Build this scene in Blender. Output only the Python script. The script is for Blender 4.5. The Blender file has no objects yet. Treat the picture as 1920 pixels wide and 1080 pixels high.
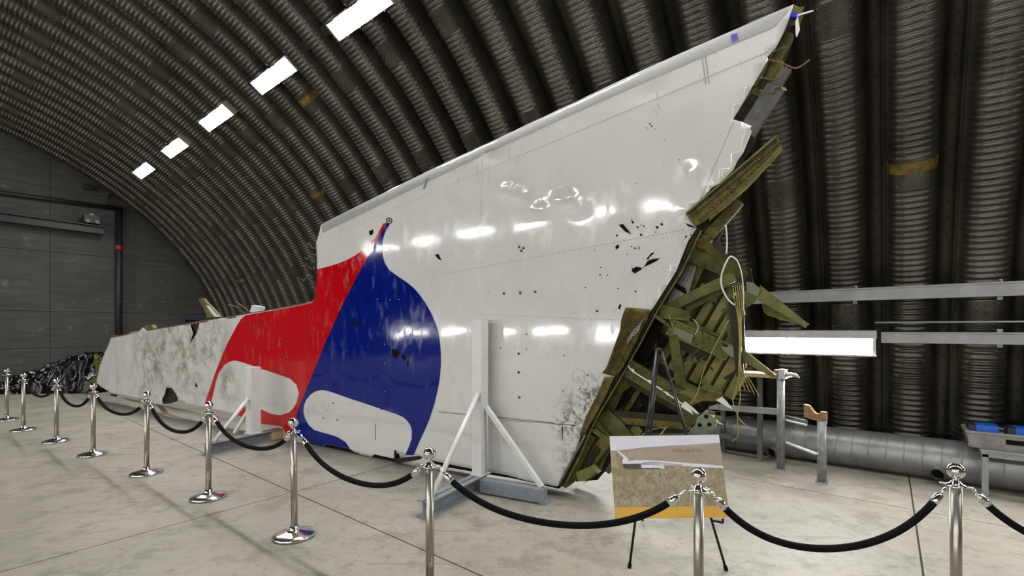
import bpy, bmesh, math, random
import numpy as np
from mathutils import Vector, Matrix, noise

random.seed(7)
SC = bpy.context.scene
COL = SC.collection

# ------------------------------------------------------------------ camera
CAM_H, FPX, CX, HOR = 1.75, 880.0, 960.0, 618.0
cam_data = bpy.data.cameras.new('camera')
cam_data.sensor_width = 36.0
cam_data.lens = FPX / 1920 * 36
cam_data.shift_y = (HOR - 540) / 1920
cam_data.clip_end = 200
cam = bpy.data.objects.new('camera', cam_data)
COL.objects.link(cam)
cam.location = (0, 0, CAM_H)
cam.rotation_euler = (math.pi / 2, 0, 0)
SC.camera = cam

# ------------------------------------------------------------------ world and exposure
world = bpy.data.worlds.new('world')
SC.world = world
world.use_nodes = True
world.node_tree.nodes['Background'].inputs[0].default_value = (0.6, 0.65, 0.7, 1)
world.node_tree.nodes['Background'].inputs[1].default_value = 0.02
SC.view_settings.view_transform = 'Standard'
SC.view_settings.look = 'None'
SC.view_settings.gamma = 1.0
SC.view_settings.use_curve_mapping = False
SC.view_settings.exposure = 2.0
SC.cycles.use_light_tree = False
SC.cycles.max_bounces = 4
SC.cycles.diffuse_bounces = 2
SC.cycles.glossy_bounces = 3
SC.cycles.transmission_bounces = 3
SC.cycles.caustics_reflective = False
SC.cycles.caustics_refractive = False
LAMP = 26.0            # radiance of the fluorescent diffusers

# ------------------------------------------------------------------ helpers
def V(*a): return Vector(a)

class MB:
    """collects geometry for ONE mesh object"""
    def __init__(self): self.v = []; self.f = []; self.sm = []
    def add(self, vs, fs, smooth=False):
        o = len(self.v)
        self.v += [tuple(p) for p in vs]
        self.f += [tuple(i + o for i in f) for f in fs]
        self.sm += [smooth] * len(fs)
        return self
    def hexa(self, c):          # 8 corners: bottom 4 ccw, top 4 ccw
        return self.add(c, [(3, 2, 1, 0), (4, 5, 6, 7), (0, 1, 5, 4), (1, 2, 6, 5), (2, 3, 7, 6), (3, 0, 4, 7)])
    def box(self, lo, hi):
        x0, y0, z0 = lo; x1, y1, z1 = hi
        return self.hexa([(x0, y0, z0), (x1, y0, z0), (x1, y1, z0), (x0, y1, z0), (x0, y0, z1), (x1, y0, z1), (x1, y1, z1), (x0, y1, z1)])
    def obox(self, c, ax, ay, az, hx, hy, hz):
        c = Vector(c); ax = Vector(ax).normalized() * hx; ay = Vector(ay).normalized() * hy; az = Vector(az).normalized() * hz
        P = lambda i, j, k: c + ax * i + ay * j + az * k
        return self.hexa([P(-1, -1, -1), P(1, -1, -1), P(1, 1, -1), P(-1, 1, -1), P(-1, -1, 1), P(1, -1, 1), P(1, 1, 1), P(-1, 1, 1)])
    def bar(self, a, b, w, h, up=(0, 0, 1), w2=None, h2=None):
        a = Vector(a); b = Vector(b); d = (b - a).normalized(); up = Vector(up)
        s = d.cross(up)
        if s.length < 1e-4: s = d.cross(Vector((1, 0, 0)))
        s.normalize(); u = s.cross(d).normalized()
        w2 = w if w2 is None else w2; h2 = h if h2 is None else h2
        q = lambda p, W, Hh: [p - s * W / 2 - u * Hh / 2, p + s * W / 2 - u * Hh / 2, p + s * W / 2 + u * Hh / 2, p - s * W / 2 + u * Hh / 2]
        return self.hexa(q(a, w, h) + q(b, w2, h2))
    def tube(self, pts, r, n=10, cap=True):
        pts = [Vector(p) for p in pts]; m = len(pts)
        rs = r if isinstance(r, (list, tuple)) else [r] * m
        ref = Vector((0, 0, 1)); vs = []
        prev = None
        for i, p in enumerate(pts):
            t = (pts[min(i + 1, m - 1)] - pts[max(i - 1, 0)]).normalized()
            if prev is None:
                s = t.cross(ref)
                if s.length < 1e-3: s = t.cross(Vector((1, 0, 0)))
            else:
                s = prev - t * prev.dot(t)
            s.normalize(); prev = s; u = s.cross(t)
            for k in range(n):
                a = 2 * math.pi * k / n
                vs.append(p + (s * math.cos(a) + u * math.sin(a)) * rs[i])
        fs = []
        for i in range(m - 1):
            for k in range(n):
                fs.append((i * n + k, i * n + (k + 1) % n, (i + 1) * n + (k + 1) % n, (i + 1) * n + k))
        self.add(vs, fs, True)
        if cap:
            o = len(self.v) - m * n
            self.f += [tuple(o + k for k in range(n))[::-1], tuple(o + (m - 1) * n + k for k in range(n))]
            self.sm += [False, False]
        return self
    def lathe(self, prof, c=(0, 0, 0), n=28, smooth=True):
        vs = []; m = len(prof)
        for r, z in prof:
            for k in range(n):
                a = 2 * math.pi * k / n
                vs.append((c[0] + r * math.cos(a), c[1] + r * math.sin(a), c[2] + z))
        fs = [(i * n + k, i * n + (k + 1) % n, (i + 1) * n + (k + 1) % n, (i + 1) * n + k) for i in range(m - 1) for k in range(n)]
        return self.add(vs, fs, smooth)
    def slab(self, poly, off):   # flat polygon (3D points) extruded by the vector off
        n = len(poly); poly = [Vector(p) for p in poly]; off = Vector(off)
        return self.add(poly + [p + off for p in poly],
                        [tuple(range(n))[::-1], tuple(range(n, 2 * n))] + [(i, (i + 1) % n, n + (i + 1) % n, n + i) for i in range(n)])
    def build(self, name, mat, parent=None, origin=None):
        if parent is not None:
            r = parent
            while r.parent: r = r.parent
            origin = r.location
        o0 = Vector(origin) if origin is not None else Vector((0, 0, 0))
        me = bpy.data.meshes.new(name)
        me.from_pydata([tuple(Vector(p) - o0) for p in self.v], [], self.f)
        me.polygons.foreach_set('use_smooth', self.sm)
        me.update()
        bm = bmesh.new(); bm.from_mesh(me)
        bmesh.ops.recalc_face_normals(bm, faces=bm.faces)
        bm.to_mesh(me); bm.free()
        if mat: me.materials.append(mat)
        o = bpy.data.objects.new(name, me)
        COL.objects.link(o)
        if parent is not None: o.parent = parent
        else: o.location = o0
        return o

def tag(o, label=None, cat=None, group=None, kind=None):
    if label: o['label'] = label
    if cat: o['category'] = cat
    if group: o['group'] = group
    if kind: o['kind'] = kind
    return o

def empty(name, loc, label=None, cat=None, group=None, kind=None):
    o = bpy.data.objects.new(name, None); COL.objects.link(o)
    o.location = loc; o.empty_display_size = 0.2
    return tag(o, label, cat, group, kind)

def copy_tree(o, parent=None):
    c = o.copy(); COL.objects.link(c); c.parent = parent
    for ch in list(o.children): copy_tree(ch, c)
    return c

# ------------------------------------------------------------------ materials
def nmat(name):
    m = bpy.data.materials.new(name); m.use_nodes = True
    nt = m.node_tree; b = nt.nodes['Principled BSDF']
    return m, nt, b
def node(nt, t, **kw):
    n = nt.nodes.new(t)
    for k, v in kw.items():
        if k in n.inputs.keys(): n.inputs[k].default_value = v
        else: setattr(n, k, v)
    return n
PLACE_NODES = []       # texture nodes that read the place's own frame (set to the floor object below)
def coords(nt, kind='Object', scale=(1, 1, 1), rot=(0, 0, 0)):
    if kind == 'Position':
        g = nt.nodes.new('ShaderNodeTexCoord'); out = g.outputs['Object']; PLACE_NODES.append(g)
    else:
        g = nt.nodes.new('ShaderNodeTexCoord'); out = g.outputs[kind]
    mp = nt.nodes.new('ShaderNodeMapping')
    mp.inputs['Scale'].default_value = scale; mp.inputs['Rotation'].default_value = rot
    nt.links.new(out, mp.inputs['Vector'])
    return mp.outputs['Vector']
def noise_fac(nt, vec, scale, detail=6, rough=0.6, lo=0.35, hi=0.65):
    n = node(nt, 'ShaderNodeTexNoise', Scale=scale, Detail=detail, Roughness=rough)
    nt.links.new(vec, n.inputs['Vector'])
    r = node(nt, 'ShaderNodeMapRange')
    r.inputs['From Min'].default_value = lo; r.inputs['From Max'].default_value = hi
    nt.links.new(n.outputs['Fac'], r.inputs['Value'])
    return r.outputs['Result']
def mixc(nt, fac, a, b, mode='MIX'):
    n = nt.nodes.new('ShaderNodeMix'); n.data_type = 'RGBA'; n.blend_type = mode
    for s, x in ((n.inputs[0], fac), (n.inputs[6], a), (n.inputs[7], b)):
        if isinstance(x, (int, float)): s.default_value = x
        elif isinstance(x, (tuple, list)): s.default_value = (*x[:3], 1)
        else: nt.links.new(x, s)
    return n.outputs[2]
def math_n(nt, op, a, b=0.0, clamp=False):
    n = nt.nodes.new('ShaderNodeMath'); n.operation = op; n.use_clamp = clamp
    for s, x in ((n.inputs[0], a), (n.inputs[1], b)):
        if isinstance(x, (int, float)): s.default_value = x
        else: nt.links.new(x, s)
    return n.outputs[0]
def bump(nt, b, h, strength=0.3, dist=0.01):
    n = node(nt, 'ShaderNodeBump', Strength=strength, Distance=dist)
    nt.links.new(h, n.inputs['Height']); nt.links.new(n.outputs['Normal'], b.inputs['Normal'])

def pm(name, c1, c2=None, scale=4.0, rough=0.5, metal=0.0, bmp=0.0, stretch=(1, 1, 1), kind='Object', lo=0.35, hi=0.65, coat=0.0, detail=6):
    m, nt, b = nmat(name)
    b.inputs['Roughness'].default_value = rough; b.inputs['Metallic'].default_value = metal
    if coat: b.inputs['Coat Weight'].default_value = coat
    if c2 is None: c2 = tuple(x * 0.8 for x in c1)
    vec = coords(nt, kind, stretch)
    f = noise_fac(nt, vec, scale, lo=lo, hi=hi, detail=detail)
    nt.links.new(mixc(nt, f, c1, c2), b.inputs['Base Color'])
    if bmp: bump(nt, b, f, bmp, 0.01)
    return m

M = {}
M['chrome'] = pm('polished_chrome', (0.78, 0.77, 0.75), (0.70, 0.69, 0.67), 20, 0.06, 1.0)
M['steel_pole'] = pm('brushed_steel', (0.42, 0.40, 0.35), (0.36, 0.34, 0.30), 30, 0.34, 1.0, stretch=(1, 1, 0.05))
M['velvet'] = pm('black_velvet', (0.0022, 0.0022, 0.003), (0.005, 0.005, 0.006), 120, 0.95, bmp=0.4)
M['velvet'].node_tree.nodes['Principled BSDF'].inputs['Specular IOR Level'].default_value = 0.15
M['grey_paint'] = pm('grey_blue_paint', (0.24, 0.27, 0.29), (0.17, 0.19, 0.21), 9, 0.4)
M['white_paint'] = pm('white_post_paint', (0.72, 0.72, 0.70), (0.66, 0.66, 0.64), 6, 0.35)
M['black_metal'] = pm('black_easel_metal', (0.003, 0.003, 0.005), (0.006, 0.006, 0.009), 30, 0.35)
M['dark_steel'] = pm('dark_painted_steel', (0.012, 0.013, 0.015), (0.022, 0.023, 0.026), 6, 0.5)
M['wood'] = pm('raw_wood', (0.36, 0.21, 0.09), (0.22, 0.12, 0.045), 6, 0.6, stretch=(1, 1, 9), bmp=0.2)
M['ply'] = pm('plywood_top', (0.62, 0.45, 0.26), (0.5, 0.34, 0.18), 5, 0.5, stretch=(1, 6, 1))
M['galv'] = pm('galvanised_duct', (0.36, 0.365, 0.36), (0.22, 0.225, 0.22), 7, 0.42, 0.55, bmp=0.08, lo=0.3, hi=0.7)
M['galv_pipe'] = pm('galvanised_pipe', (0.33, 0.34, 0.34), (0.22, 0.23, 0.23), 14, 0.45, 0.4)
M['trunk'] = pm('grey_trunking', (0.33, 0.34, 0.35), (0.26, 0.265, 0.27), 5, 0.45)
M['crate'] = pm('grey_plastic', (0.30, 0.30, 0.28), (0.2, 0.19, 0.18), 8, 0.5)
M['blue_box'] = pm('blue_card', (0.005, 0.12, 0.62), (0.004, 0.09, 0.5), 5, 0.4)
M['clear_bag'] = pm('clear_bag', (0.5, 0.5, 0.48), (0.25, 0.25, 0.22), 14, 0.12, bmp=0.8)
M['yellow_cord'] = pm('yellow_cord', (0.42, 0.36, 0.10), (0.28, 0.24, 0.06), 8, 0.5)
M['white_plastic'] = pm('white_plastic', (0.6, 0.6, 0.58), (0.5, 0.5, 0.48), 8, 0.35)
M['housing'] = pm('fixture_housing', (0.42, 0.43, 0.44), (0.36, 0.37, 0.38), 5, 0.4)
M['yellow_paint'] = pm('yellow_marking', (0.26, 0.16, 0.01), (0.05, 0.042, 0.02), 7, 0.5, kind='Position', lo=0.38, hi=0.66)
M['red_paint_mark'] = pm('red_marking', (0.4, 0.02, 0.015), (0.3, 0.02, 0.015), 9, 0.5)
M['blue_strap'] = pm('blue_strap', (0.005, 0.02, 0.7), (0.004, 0.015, 0.5), 9, 0.5)
M['paper'] = pm('paper', (0.75, 0.75, 0.74), (0.68, 0.68, 0.67), 9, 0.6)
M['purple'] = pm('purple_tape', (0.12, 0.10, 0.42), (0.10, 0.08, 0.34), 30, 0.5)
M['gash_shade_black'] = pm('torn_shade_black', (0.004, 0.004, 0.0035), (0.012, 0.011, 0.008), 30, 0.9)  # black of gashes and rails, and of plates that stand in for shade
M['gash_shade_black'].node_tree.nodes['Principled BSDF'].inputs['Specular IOR Level'].default_value = 0.08
M['tan'] = pm('torn_core', (0.17, 0.105, 0.055), (0.08, 0.052, 0.03), 40, 0.8)
M['grey_strip'] = pm('grey_spar', (0.17, 0.165, 0.15), (0.10, 0.095, 0.08), 8, 0.35, 0.4)

def zinc(name, c1, c2, c3, sc=7):
    m, nt, b = nmat(name)
    vec = coords(nt, 'Position')
    f = noise_fac(nt, vec, sc, lo=0.38, hi=0.66)
    g = noise_fac(nt, vec, sc * 6, lo=0.55, hi=0.72)
    c = mixc(nt, f, c1, c2)
    nt.links.new(mixc(nt, math_n(nt, 'MULTIPLY', g, 0.75), c, c3), b.inputs['Base Color'])
    b.inputs['Roughness'].default_value = 0.6; b.inputs['Metallic'].default_value = 0.0; b.inputs['Specular IOR Level'].default_value = 0.22
    bump(nt, b, f, 0.15)
    return m
M['zinc'] = zinc('green_primer', (0.108, 0.108, 0.024), (0.048, 0.048, 0.010), (0.012, 0.012, 0.005))
M['zinc_l'] = zinc('pale_green_primer', (0.170, 0.178, 0.052), (0.095, 0.100, 0.026), (0.025, 0.027, 0.01))
M['zinc_y'] = zinc('olive_primer', (0.15, 0.135, 0.030), (0.072, 0.062, 0.014), (0.016, 0.014, 0.005))
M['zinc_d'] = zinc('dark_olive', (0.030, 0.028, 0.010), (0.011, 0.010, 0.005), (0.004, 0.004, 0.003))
M['mottled'] = zinc('mottled_olive', (0.15, 0.118, 0.028), (0.05, 0.038, 0.012), (0.010, 0.008, 0.004), 16)

M['stringer'] = zinc('stringer_primer', (0.23, 0.22, 0.075), (0.15, 0.14, 0.042), (0.04, 0.036, 0.012), 5)
M['hinge'] = zinc('hinge_primer', (0.22, 0.25, 0.17), (0.16, 0.18, 0.12), (0.05, 0.05, 0.03))

# fluorescent diffuser
m, nt, b = nmat('lit_diffuser')
b.inputs['Base Color'].default_value = (0.9, 0.9, 0.9, 1)
b.inputs['Emission Color'].default_value = (1.0, 0.995, 0.985, 1)
b.inputs['Emission Strength'].default_value = LAMP
M['lamp'] = m

# concrete floor
m, nt, b = nmat('worn_concrete_floor')
vec = coords(nt, 'Position')
big = noise_fac(nt, vec, 0.5, 5, 0.62, 0.38, 0.66)
mid = noise_fac(nt, vec, 2.2, 9, 0.75, 0.51, 0.61)
fine = noise_fac(nt, vec, 30, 5, 0.75, 0.3, 0.7)
spk = noise_fac(nt, vec, 7, 8, 0.8, 0.53, 0.62)
veca = coords(nt, 'Position', (0.5, 5.0, 1), (0, 0, math.radians(38)))
scr = noise_fac(nt, veca, 2.4, 7, 0.68, 0.57, 0.70)
vecb = coords(nt, 'Position', (0.6, 6.0, 1), (0, 0, math.radians(-25)))
scb = noise_fac(nt, vecb, 1.7, 7, 0.68, 0.60, 0.72)
c = mixc(nt, big, (0.368, 0.342, 0.283), (0.258, 0.238, 0.193))
c = mixc(nt, math_n(nt, 'MULTIPLY', mid, 0.5), c, (0.125, 0.113, 0.088))
c = mixc(nt, math_n(nt, 'MULTIPLY', scr, 0.55), c, (0.095, 0.086, 0.068))
c = mixc(nt, math_n(nt, 'MULTIPLY', scb, 0.45), c, (0.11, 0.10, 0.08))
c = mixc(nt, math_n(nt, 'MULTIPLY', spk, 0.5), c, (0.14, 0.128, 0.10))
c = mixc(nt, math_n(nt, 'MULTIPLY', fine, 0.25), c, (0.16, 0.148, 0.12))
nt.links.new(c, b.inputs['Base Color'])
b.inputs['Roughness'].default_value = 0.62
bump(nt, b, fine, 0.18, 0.004)
M['floor'] = m
M['joint'] = pm('floor_joint_filler', (0.07, 0.065, 0.055), (0.05, 0.045, 0.04), 3, 0.8)

# board-marked concrete end wall
m, nt, b = nmat('board_marked_concrete')
vec = coords(nt, 'Object')
vh = coords(nt, 'Object', (0.35, 0.35, 7))
st = noise_fac(nt, vh, 3.0, 8, 0.65, 0.35, 0.7)
bl = noise_fac(nt, vec, 0.9, 7, 0.6, 0.4, 0.72)
pt = noise_fac(nt, vec, 3.0, 8, 0.6, 0.62, 0.74)
c = mixc(nt, st, (0.105, 0.104, 0.096), (0.052, 0.052, 0.047))
c = mixc(nt, math_n(nt, 'MULTIPLY', bl, 0.6), c, (0.043, 0.043, 0.038))
c = mixc(nt, math_n(nt, 'MULTIPLY', pt, 0.7), c, (0.19, 0.188, 0.175))
nt.links.new(c, b.inputs['Base Color']); b.inputs['Roughness'].default_value = 0.85
bump(nt, b, st, 0.35, 0.01)
M['endwall'] = m

# ribbed vault steel; UV: u across the rib, v = metres along the arch
m, nt, b = nmat('vault_steel')
vec = coords(nt, 'UV', (1, 1, 1))
oi = nt.nodes.new('ShaderNodeObjectInfo')
addv = nt.nodes.new('ShaderNodeVectorMath'); addv.operation = 'ADD'
cmb = nt.nodes.new('ShaderNodeCombineXYZ')
nt.links.new(math_n(nt, 'MULTIPLY', oi.outputs['Random'], 37.0), cmb.inputs[0])
nt.links.new(math_n(nt, 'MULTIPLY', oi.outputs['Random'], 91.0), cmb.inputs[2])
nt.links.new(vec, addv.inputs[0]); nt.links.new(cmb.outputs[0], addv.inputs[1])
mp = nt.nodes.new('ShaderNodeMapping'); mp.inputs['Scale'].default_value = (9, 0.35, 1)
nt.links.new(addv.outputs[0], mp.inputs['Vector'])
streak = noise_fac(nt, mp.outputs[0], 1.6, 6, 0.62, 0.56, 0.74)
patch = noise_fac(nt, addv.outputs[0], 1.3, 6, 0.6, 0.35, 0.68)
grime = noise_fac(nt, addv.outputs[0], 9, 5, 0.65, 0.45, 0.75)
c = mixc(nt, patch, (0.125, 0.118, 0.095), (0.062, 0.058, 0.045))
c = mixc(nt, math_n(nt, 'MULTIPLY', streak, 0.35), c, (0.17, 0.166, 0.145))
c = mixc(nt, math_n(nt, 'MULTIPLY', grime, 0.4), c, (0.032, 0.029, 0.022))
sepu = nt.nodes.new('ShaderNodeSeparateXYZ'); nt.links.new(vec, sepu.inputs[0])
valley = math_n(nt, 'GREATER_THAN', sepu.outputs[0], 0.458)      # browner lapping sheets between the ribs; valley shade is also put into the colour
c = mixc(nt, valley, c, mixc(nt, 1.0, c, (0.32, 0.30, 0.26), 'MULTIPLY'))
nt.links.new(c, b.inputs['Base Color'])
b.inputs['Metallic'].default_value = 0.7; b.inputs['Roughness'].default_value = 0.36
M['vault'] = m
M['vault_back'] = pm('vault_outer_skin', (0.03, 0.028, 0.024), (0.02, 0.019, 0.016), 2, 0.7)

# ------------------------------------------------------------------ frames of reference
AX = Vector((-1100.0, 880.0, 0)).normalized()        # along the hangar, away from the camera
PX = Vector((880.0, 1100.0, 0)).normalized()         # across it, towards the right-hand wall
HANG_ANGLE = math.atan2(PX.y, PX.x)
def hang(s, q, z): return AX * s + PX * q + Vector((0, 0, z))
def at_floor(px, py, z=0.0):
    y = FPX * (CAM_H - z) / (py - HOR)
    return Vector(((px - CX) / FPX * y, y, z))
def at_depth(px, py, y):
    return Vector(((px - CX) / FPX * y, y, CAM_H + (HOR - py) / FPX * y))
def at_q(px, py, q):        # on the vertical plane parallel to the right wall
    d = Vector(((px - CX) / FPX, 1, (HOR - py) / FPX))
    k = q / d.dot(PX); return Vector((0, 0, CAM_H)) + d * k
def at_s(px, py, s):
    d = Vector(((px - CX) / FPX, 1, (HOR - py) / FPX))
    k = s / d.dot(AX); return Vector((0, 0, CAM_H)) + d * k

RIB_D = 0.28
Q0, WV, HV = -2.5, 10.48, 8.68        # vault: crown offset, half width, height
S_NEAR, S_END = -9.0, 21.4

# ================================================================== STRUCTURE
# floor: bed with a slab for each bay between the joints
fl = MB().box((-40, -30, -0.4), (30, 40, -0.012)).build('floor', M['joint'])
tag(fl, 'worn grey concrete hangar floor divided by sawn joints', None, None, 'structure')
qj = [-13.6, -11.6, -8.09, -4.57, -1.05, 2.47, 6.0, 9.3]
sj = [-9.6, -5.4, -0.2, 5.0, 10.2, 15.4, 20.6, 22.0]
for i in range(len(sj) - 1):
    for j in range(len(qj) - 1):
        g = 0.007
        mb = MB()
        cs = [hang(sj[i] + g, qj[j] + g, 0), hang(sj[i + 1] - g, qj[j] + g, 0), hang(sj[i + 1] - g, qj[j + 1] - g, 0), hang(sj[i] + g, qj[j + 1] - g, 0)]
        mb.hexa([p + Vector((0, 0, -0.1)) for p in cs] + cs)
        mb.build('floor_slab', M['floor'], fl)

# vault: outer shell carrying the deep ribs
th = np.linspace(0, math.pi, 4001)
ex, ez = WV * np.cos(th), HV * np.sin(th)
arc = np.concatenate([[0], np.cumsum(np.hypot(np.diff(ex), np.diff(ez)))])
LARC = arc[-1]
def arch(l):
    t = np.interp(l, arc, th)
    nx, nz = np.cos(t) / WV, np.sin(t) / HV
    k = np.hypot(nx, nz)
    return WV * np.cos(t), HV * np.sin(t), -nx / k, -nz / k     # point and inward normal

shell = MB()
NA = 120
for s in (S_NEAR - 0.3, S_END + 0.3):
    for i in range(NA + 1):
        t = math.pi * i / NA
        shell.v.append(tuple(hang(s, Q0 + (WV + 0.06) * math.cos(t), (HV + 0.06) * math.sin(t))))
for i in range(NA):
    shell.f.append((i, i + 1, NA + 2 + i, NA + 1 + i)); shell.sm.append(True)
ceil = shell.build('ceiling', M['vault_back'])
tag(ceil, 'dark arched vault of deep corrugated steel ribs', None, None, 'structure')

PITCH, CREST = 0.64, 0.46
def rib_mesh(name, first):
    ring = 0.07
    l = np.arange(0.05, LARC - 0.05, ring / 5)
    x, z, nx, nz = arch(l)
    band = np.zeros_like(l)
    cents = np.arange(first, LARC, 3.6)
    for c0 in cents:
        band = np.maximum(band, np.clip((0.19 - np.abs(l - c0)) / 0.012, 0, 1))
    us = []
    for k in range(11):
        ph = k / 10
        us.append((ph * CREST, RIB_D * max(0.0, 1 - abs(2 * ph - 1) ** 3.0) ** 0.58, 1 - abs(2 * ph - 1) ** 5))
    for k in range(1, 5):
        ph = k / 5
        us.append((CREST + ph * (PITCH - CREST), 0.03 * math.sin(math.pi * ph) + (0 if 0 < ph < 1 else 0), 0.0))
    us.append((PITCH, 0.0, 0.0))
    n = len(us); R = len(l)
    wave = 0.0135 * np.sin(2 * math.pi * l / ring) * (1 - band) + 0.010 * band
    co = np.zeros((R, n, 3)); uv = np.zeros((R, n, 2))
    for k, (u, d, msk) in enumerate(us):
        dd = d + wave * msk
        q = Q0 + x + nx * dd; zz = z + nz * dd; s = u - CREST / 2
        co[:, k, 0] = q; co[:, k, 1] = s; co[:, k, 2] = zz
        uv[:, k, 0] = u; uv[:, k, 1] = l
    idx = np.arange(R * n).reshape(R, n)
    f = np.stack([idx[:-1, :-1], idx[:-1, 1:], idx[1:, 1:], idx[1:, :-1]], -1).reshape(-1, 4)
    verts = co.reshape(-1, 3).tolist(); faces = f.tolist(); uvs = uv.reshape(-1, 2).tolist()
    # bolt heads on the splice bands and along the valley strip
    def bolt(u, l0, r, h, d0):
        bx, bz, bnx, bnz = arch(l0)
        q0 = Q0 + bx + bnx * d0; z0 = bz + bnz * d0
        tq, tz = -bnz, bnx
        b0 = len(verts)
        for k in range(6):
            a = k * math.pi / 3
            s = u - CREST / 2 + r * math.cos(a); dq = r * math.sin(a)
            verts.append([q0 + tq * dq, s, z0 + tz * dq]); uvs.append([u, l0])
        for k in range(6):
            a = k * math.pi / 3
            s = u - CREST / 2 + 0.6 * r * math.cos(a); dq = 0.6 * r * math.sin(a)
            verts.append([q0 + tq * dq + bnx * h, s, z0 + tz * dq + bnz * h]); uvs.append([u, l0])
        for k in range(6):
            faces.append([b0 + k, b0 + (k + 1) % 6, b0 + 6 + (k + 1) % 6, b0 + 6 + k])
        faces.append([b0 + 6 + k for k in range(6)])
    for c0 in cents:
        for dl in (-0.12, -0.04, 0.05, 0.13):
            for ph in (0.2, 0.35, 0.5, 0.65, 0.8):
                bolt(ph * CREST, c0 + dl + (0.02 if ph in (0.35, 0.65) else 0), 0.012, 0.011, RIB_D * (1 - abs(2 * ph - 1) ** 3.0) ** 0.58 + 0.008)
    for k in range(int(LARC / 0.19)):
        bolt(CREST + 0.5 * (PITCH - CREST), 0.1 + k * 0.19, 0.011, 0.012, 0.028)
    me = bpy.data.meshes.new(name)
    me.from_pydata(verts, [], faces)
    me.polygons.foreach_set('use_smooth', [True] * len(faces))
    ul = me.uv_layers.new(name='UVMap')
    li = np.zeros(len(me.loops), dtype=np.int32); me.loops.foreach_get('vertex_index', li)
    ul.data.foreach_set('uv', np.array(uvs)[li].ravel())
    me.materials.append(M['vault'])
    me.update()
    return me
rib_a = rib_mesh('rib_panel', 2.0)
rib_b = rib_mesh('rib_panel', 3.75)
k0 = int(math.floor((S_NEAR - 0.425) / PITCH)) + 1
k1 = int(math.floor((S_END - 0.425 - PITCH / 2) / PITCH))
RIB_S = {}
for k in range(k0, k1 + 1):
    o = bpy.data.objects.new('rib_panel', rib_a if k % 2 == 0 else rib_b)
    COL.objects.link(o); o.parent = ceil
    s = 0.425 + k * PITCH
    RIB_S[k] = s
    o.location = AX * s
    o.rotation_euler = (0, 0, HANG_ANGLE)
# yellow survey bands painted on a few splices (part of the vault)
def yellow_band(k, l0, w=0.13, u0=0.0, u1=CREST):
    mb = MB(); n = 12; vs = []
    for j in range(2):
        l = l0 + (j - 0.5) * w
        x, z, nx, nz = arch(l)
        for i in range(n + 1):
            u = u0 + (u1 - u0) * i / n
            ph = min(1, u / CREST); d = RIB_D * max(0.0, 1 - abs(2 * ph - 1) ** 3.0) ** 0.58 + 0.014 + (0.03 if u > CREST else 0)
            vs.append(hang(RIB_S[k] + u - CREST / 2, Q0 + float(x + nx * d), float(z + nz * d)))
    mb.add(vs, [(i, i + 1, n + 2 + i, n + 1 + i) for i in range(n)], True)
    mb.build('yellow_marking', M['yellow_paint'], ceil)
for k, l0, w in ((-1, 3.83, 0.12), (13, 7.37, 0.12), (16, 5.6, 0.10), (27, 3.7, 0.12)):
    yellow_band(k, l0, w)

# end wall: concrete panels with joints
def wall_panels(name, s_face, outward, label):
    wb = MB()
    pts = [hang(s_face + outward * 0.03, Q0 + WV * math.cos(math.pi * i / 60), HV * math.sin(math.pi * i / 60)) for i in range(61)]
    wb.slab(pts, AX * (outward * 0.35))
    w = wb.build(name, M['joint'])
    tag(w, label, None, None, 'structure')
    qs = [Q0 - WV, -10.7, -8.5, -6.3, -4.1, -1.9, 0.35, 2.55, 4.75, Q0 + WV]
    zs = [0, 1.15, 2.35, 4.3, 6.4, HV]
    for a in range(len(qs) - 1):
        for c_ in range(len(zs) - 1):
            gq = 0.006
            qa, qb, za, zb = qs[a] + gq, qs[a + 1] - gq, zs[c_] + gq, zs[c_ + 1] - gq
            top = []
            n = 8
            zt = lambda q: HV * math.sqrt(max(0.0, 1 - ((q - Q0) / WV) ** 2))
            low = [(qa, za), (qb, za)]
            for i in range(n + 1):
                q = qb + (qa - qb) * i / n
                top.append((q, max(za, min(zb, zt(q)))))
            if max(t[1] for t in top) - za < 0.05: continue
            poly = [p for p in low + top]
            cl = []
            for p in poly:
                if not cl or abs(p[0] - cl[-1][0]) + abs(p[1] - cl[-1][1]) > 1e-4: cl.append(p)
            if len(cl) < 3: continue
            d = random.uniform(-0.004, 0.004)
            MB().slab([hang(s_face - outward * d, q, z) for q, z in cl], AX * (outward * 0.06)).build('concrete_panel', M['endwall'], w)
    return w
wall_panels('wall_end', S_END, 1, 'dark board-marked concrete wall closing the vault')
wall_panels('wall_near', S_NEAR, -1, 'concrete wall behind the viewpoint')

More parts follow.
